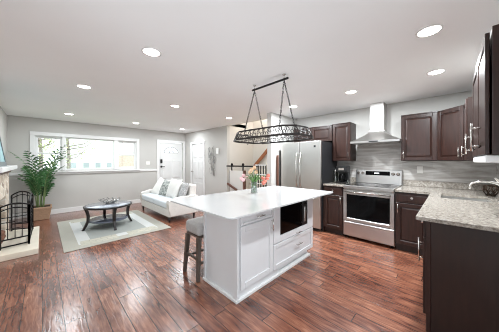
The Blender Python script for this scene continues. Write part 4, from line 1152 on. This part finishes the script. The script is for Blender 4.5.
m = MB(); ringbar(m, up_, ZU, .010, .018); emit('upper_ring', m, RACKM, pr_)
m = MB()
n_ = len(low)
for i in range(n_):
    A0, A1 = Vector(low[i]+(ZL,)), Vector(low[(i+1)%n_]+(ZL,)); B0, B1 = Vector(up_[i]+(ZU,)), Vector(up_[(i+1)%n_]+(ZU,))
    def Q(s, t): return A0.lerp(A1, s).lerp(B0.lerp(B1, s), t)
    m.tube([Q(0,0), Q(0,1)], .005, 5)
    Ls = (A1-A0).length; K_ = max(1, round(Ls/.085))
    for k in range(K_):
        s0_, s1_ = k/K_, (k+1)/K_
        for (cs, ct_, sg_) in ((.3,.62,1),(.7,.36,-1)):
            pts = []
            for j in range(13):
                a = j/12*PI*2.2; rad = .36*(1-j/16)
                pts.append(Q(s0_+(s1_-s0_)*(cs+sg_*rad*math.cos(a)*.9), min(1, max(0, ct_+rad*math.sin(a)*sg_))))
            m.tube(pts, .0034, 5)
        m.tube([Q(s0_+(s1_-s0_)*f_, .5+.42*math.sin(f_*2*PI)) for f_ in [i2/10 for i2 in range(11)]], .003, 5)
emit('scrollwork', m, RACKM, pr_)
m = MB()
for i in range(1, 8):
    y_ = 1.17+i*(2.31-1.17)/8
    def xr(y):
        xs = []
        for k in range(n_):
            (xa, ya), (xb, yb) = low[k], low[(k+1)%n_]
            if (ya-y)*(yb-y) <= 0 and ya != yb: xs.append(xa+(xb-xa)*(y-ya)/(yb-ya))
        return min(xs), max(xs)
    a, b2 = xr(y_); m.tube([(a,y_,ZL-.004),(b2,y_,ZL-.004)], .0035, 5)
emit('grid_bars', m, RACKM, pr_)
CBZ = 2.375
bar0, bar1 = Vector((2.10,2.02,CBZ)), Vector((2.085,1.40,CBZ))
emit('ceiling_bar', MB().bar(bar0, bar1, .022, .022, .004), IRON, pr_)
tops = [bar0.lerp(bar1, .08), bar0.lerp(bar1, .90)]
for p in tops:
    emit('ceiling_hook', MB().tube([(p.x,p.y,C-.001),(p.x,p.y,CBZ+.01)], .006, 8).lathe((p.x,p.y,C-.012), [(0,0),(.02,0),(.022,.011),(0,.011)], 16), CHROME, pr_)
def chain(p0, p1):
    p0, p1 = Vector(p0), Vector(p1); d = p1-p0; L0 = d.length; nn = int(L0/.034); m_ = MB()
    q = Vector((0,0,1)).rotation_difference(d.normalized()).to_matrix()
    for i in range(nn):
        c = p0+d*((i+.5)/nn); ring_ = []
        for k in range(8):
            a = 2*PI*k/8; v = Vector((.008*math.cos(a), 0, .023*math.sin(a)))
            if i % 2: v = Vector((0, v.x, v.z))
            ring_.append(c+q@v)
        m_.tube(ring_, .0032, 5, closed=True)
    return m_
for p, ends in ((tops[0], ((1.865,1.93),(2.42,2.07))), (tops[1], ((1.865,1.37),(2.42,1.50)))):
    for e_ in ends: emit('chain', chain((p.x,p.y,CBZ-.01), (e_[0], e_[1], ZU)), IRON, pr_)
m = MB()
for (x, y) in ((2.20,2.22),(2.30,2.0),(1.95,1.6)):
    m.tube([(x,y,ZL),(x,y,ZL-.03),(x+.012,y,ZL-.045),(x+.022,y,ZL-.03)], .003, 5)
emit('pot_hooks', m, RACKM, pr_)
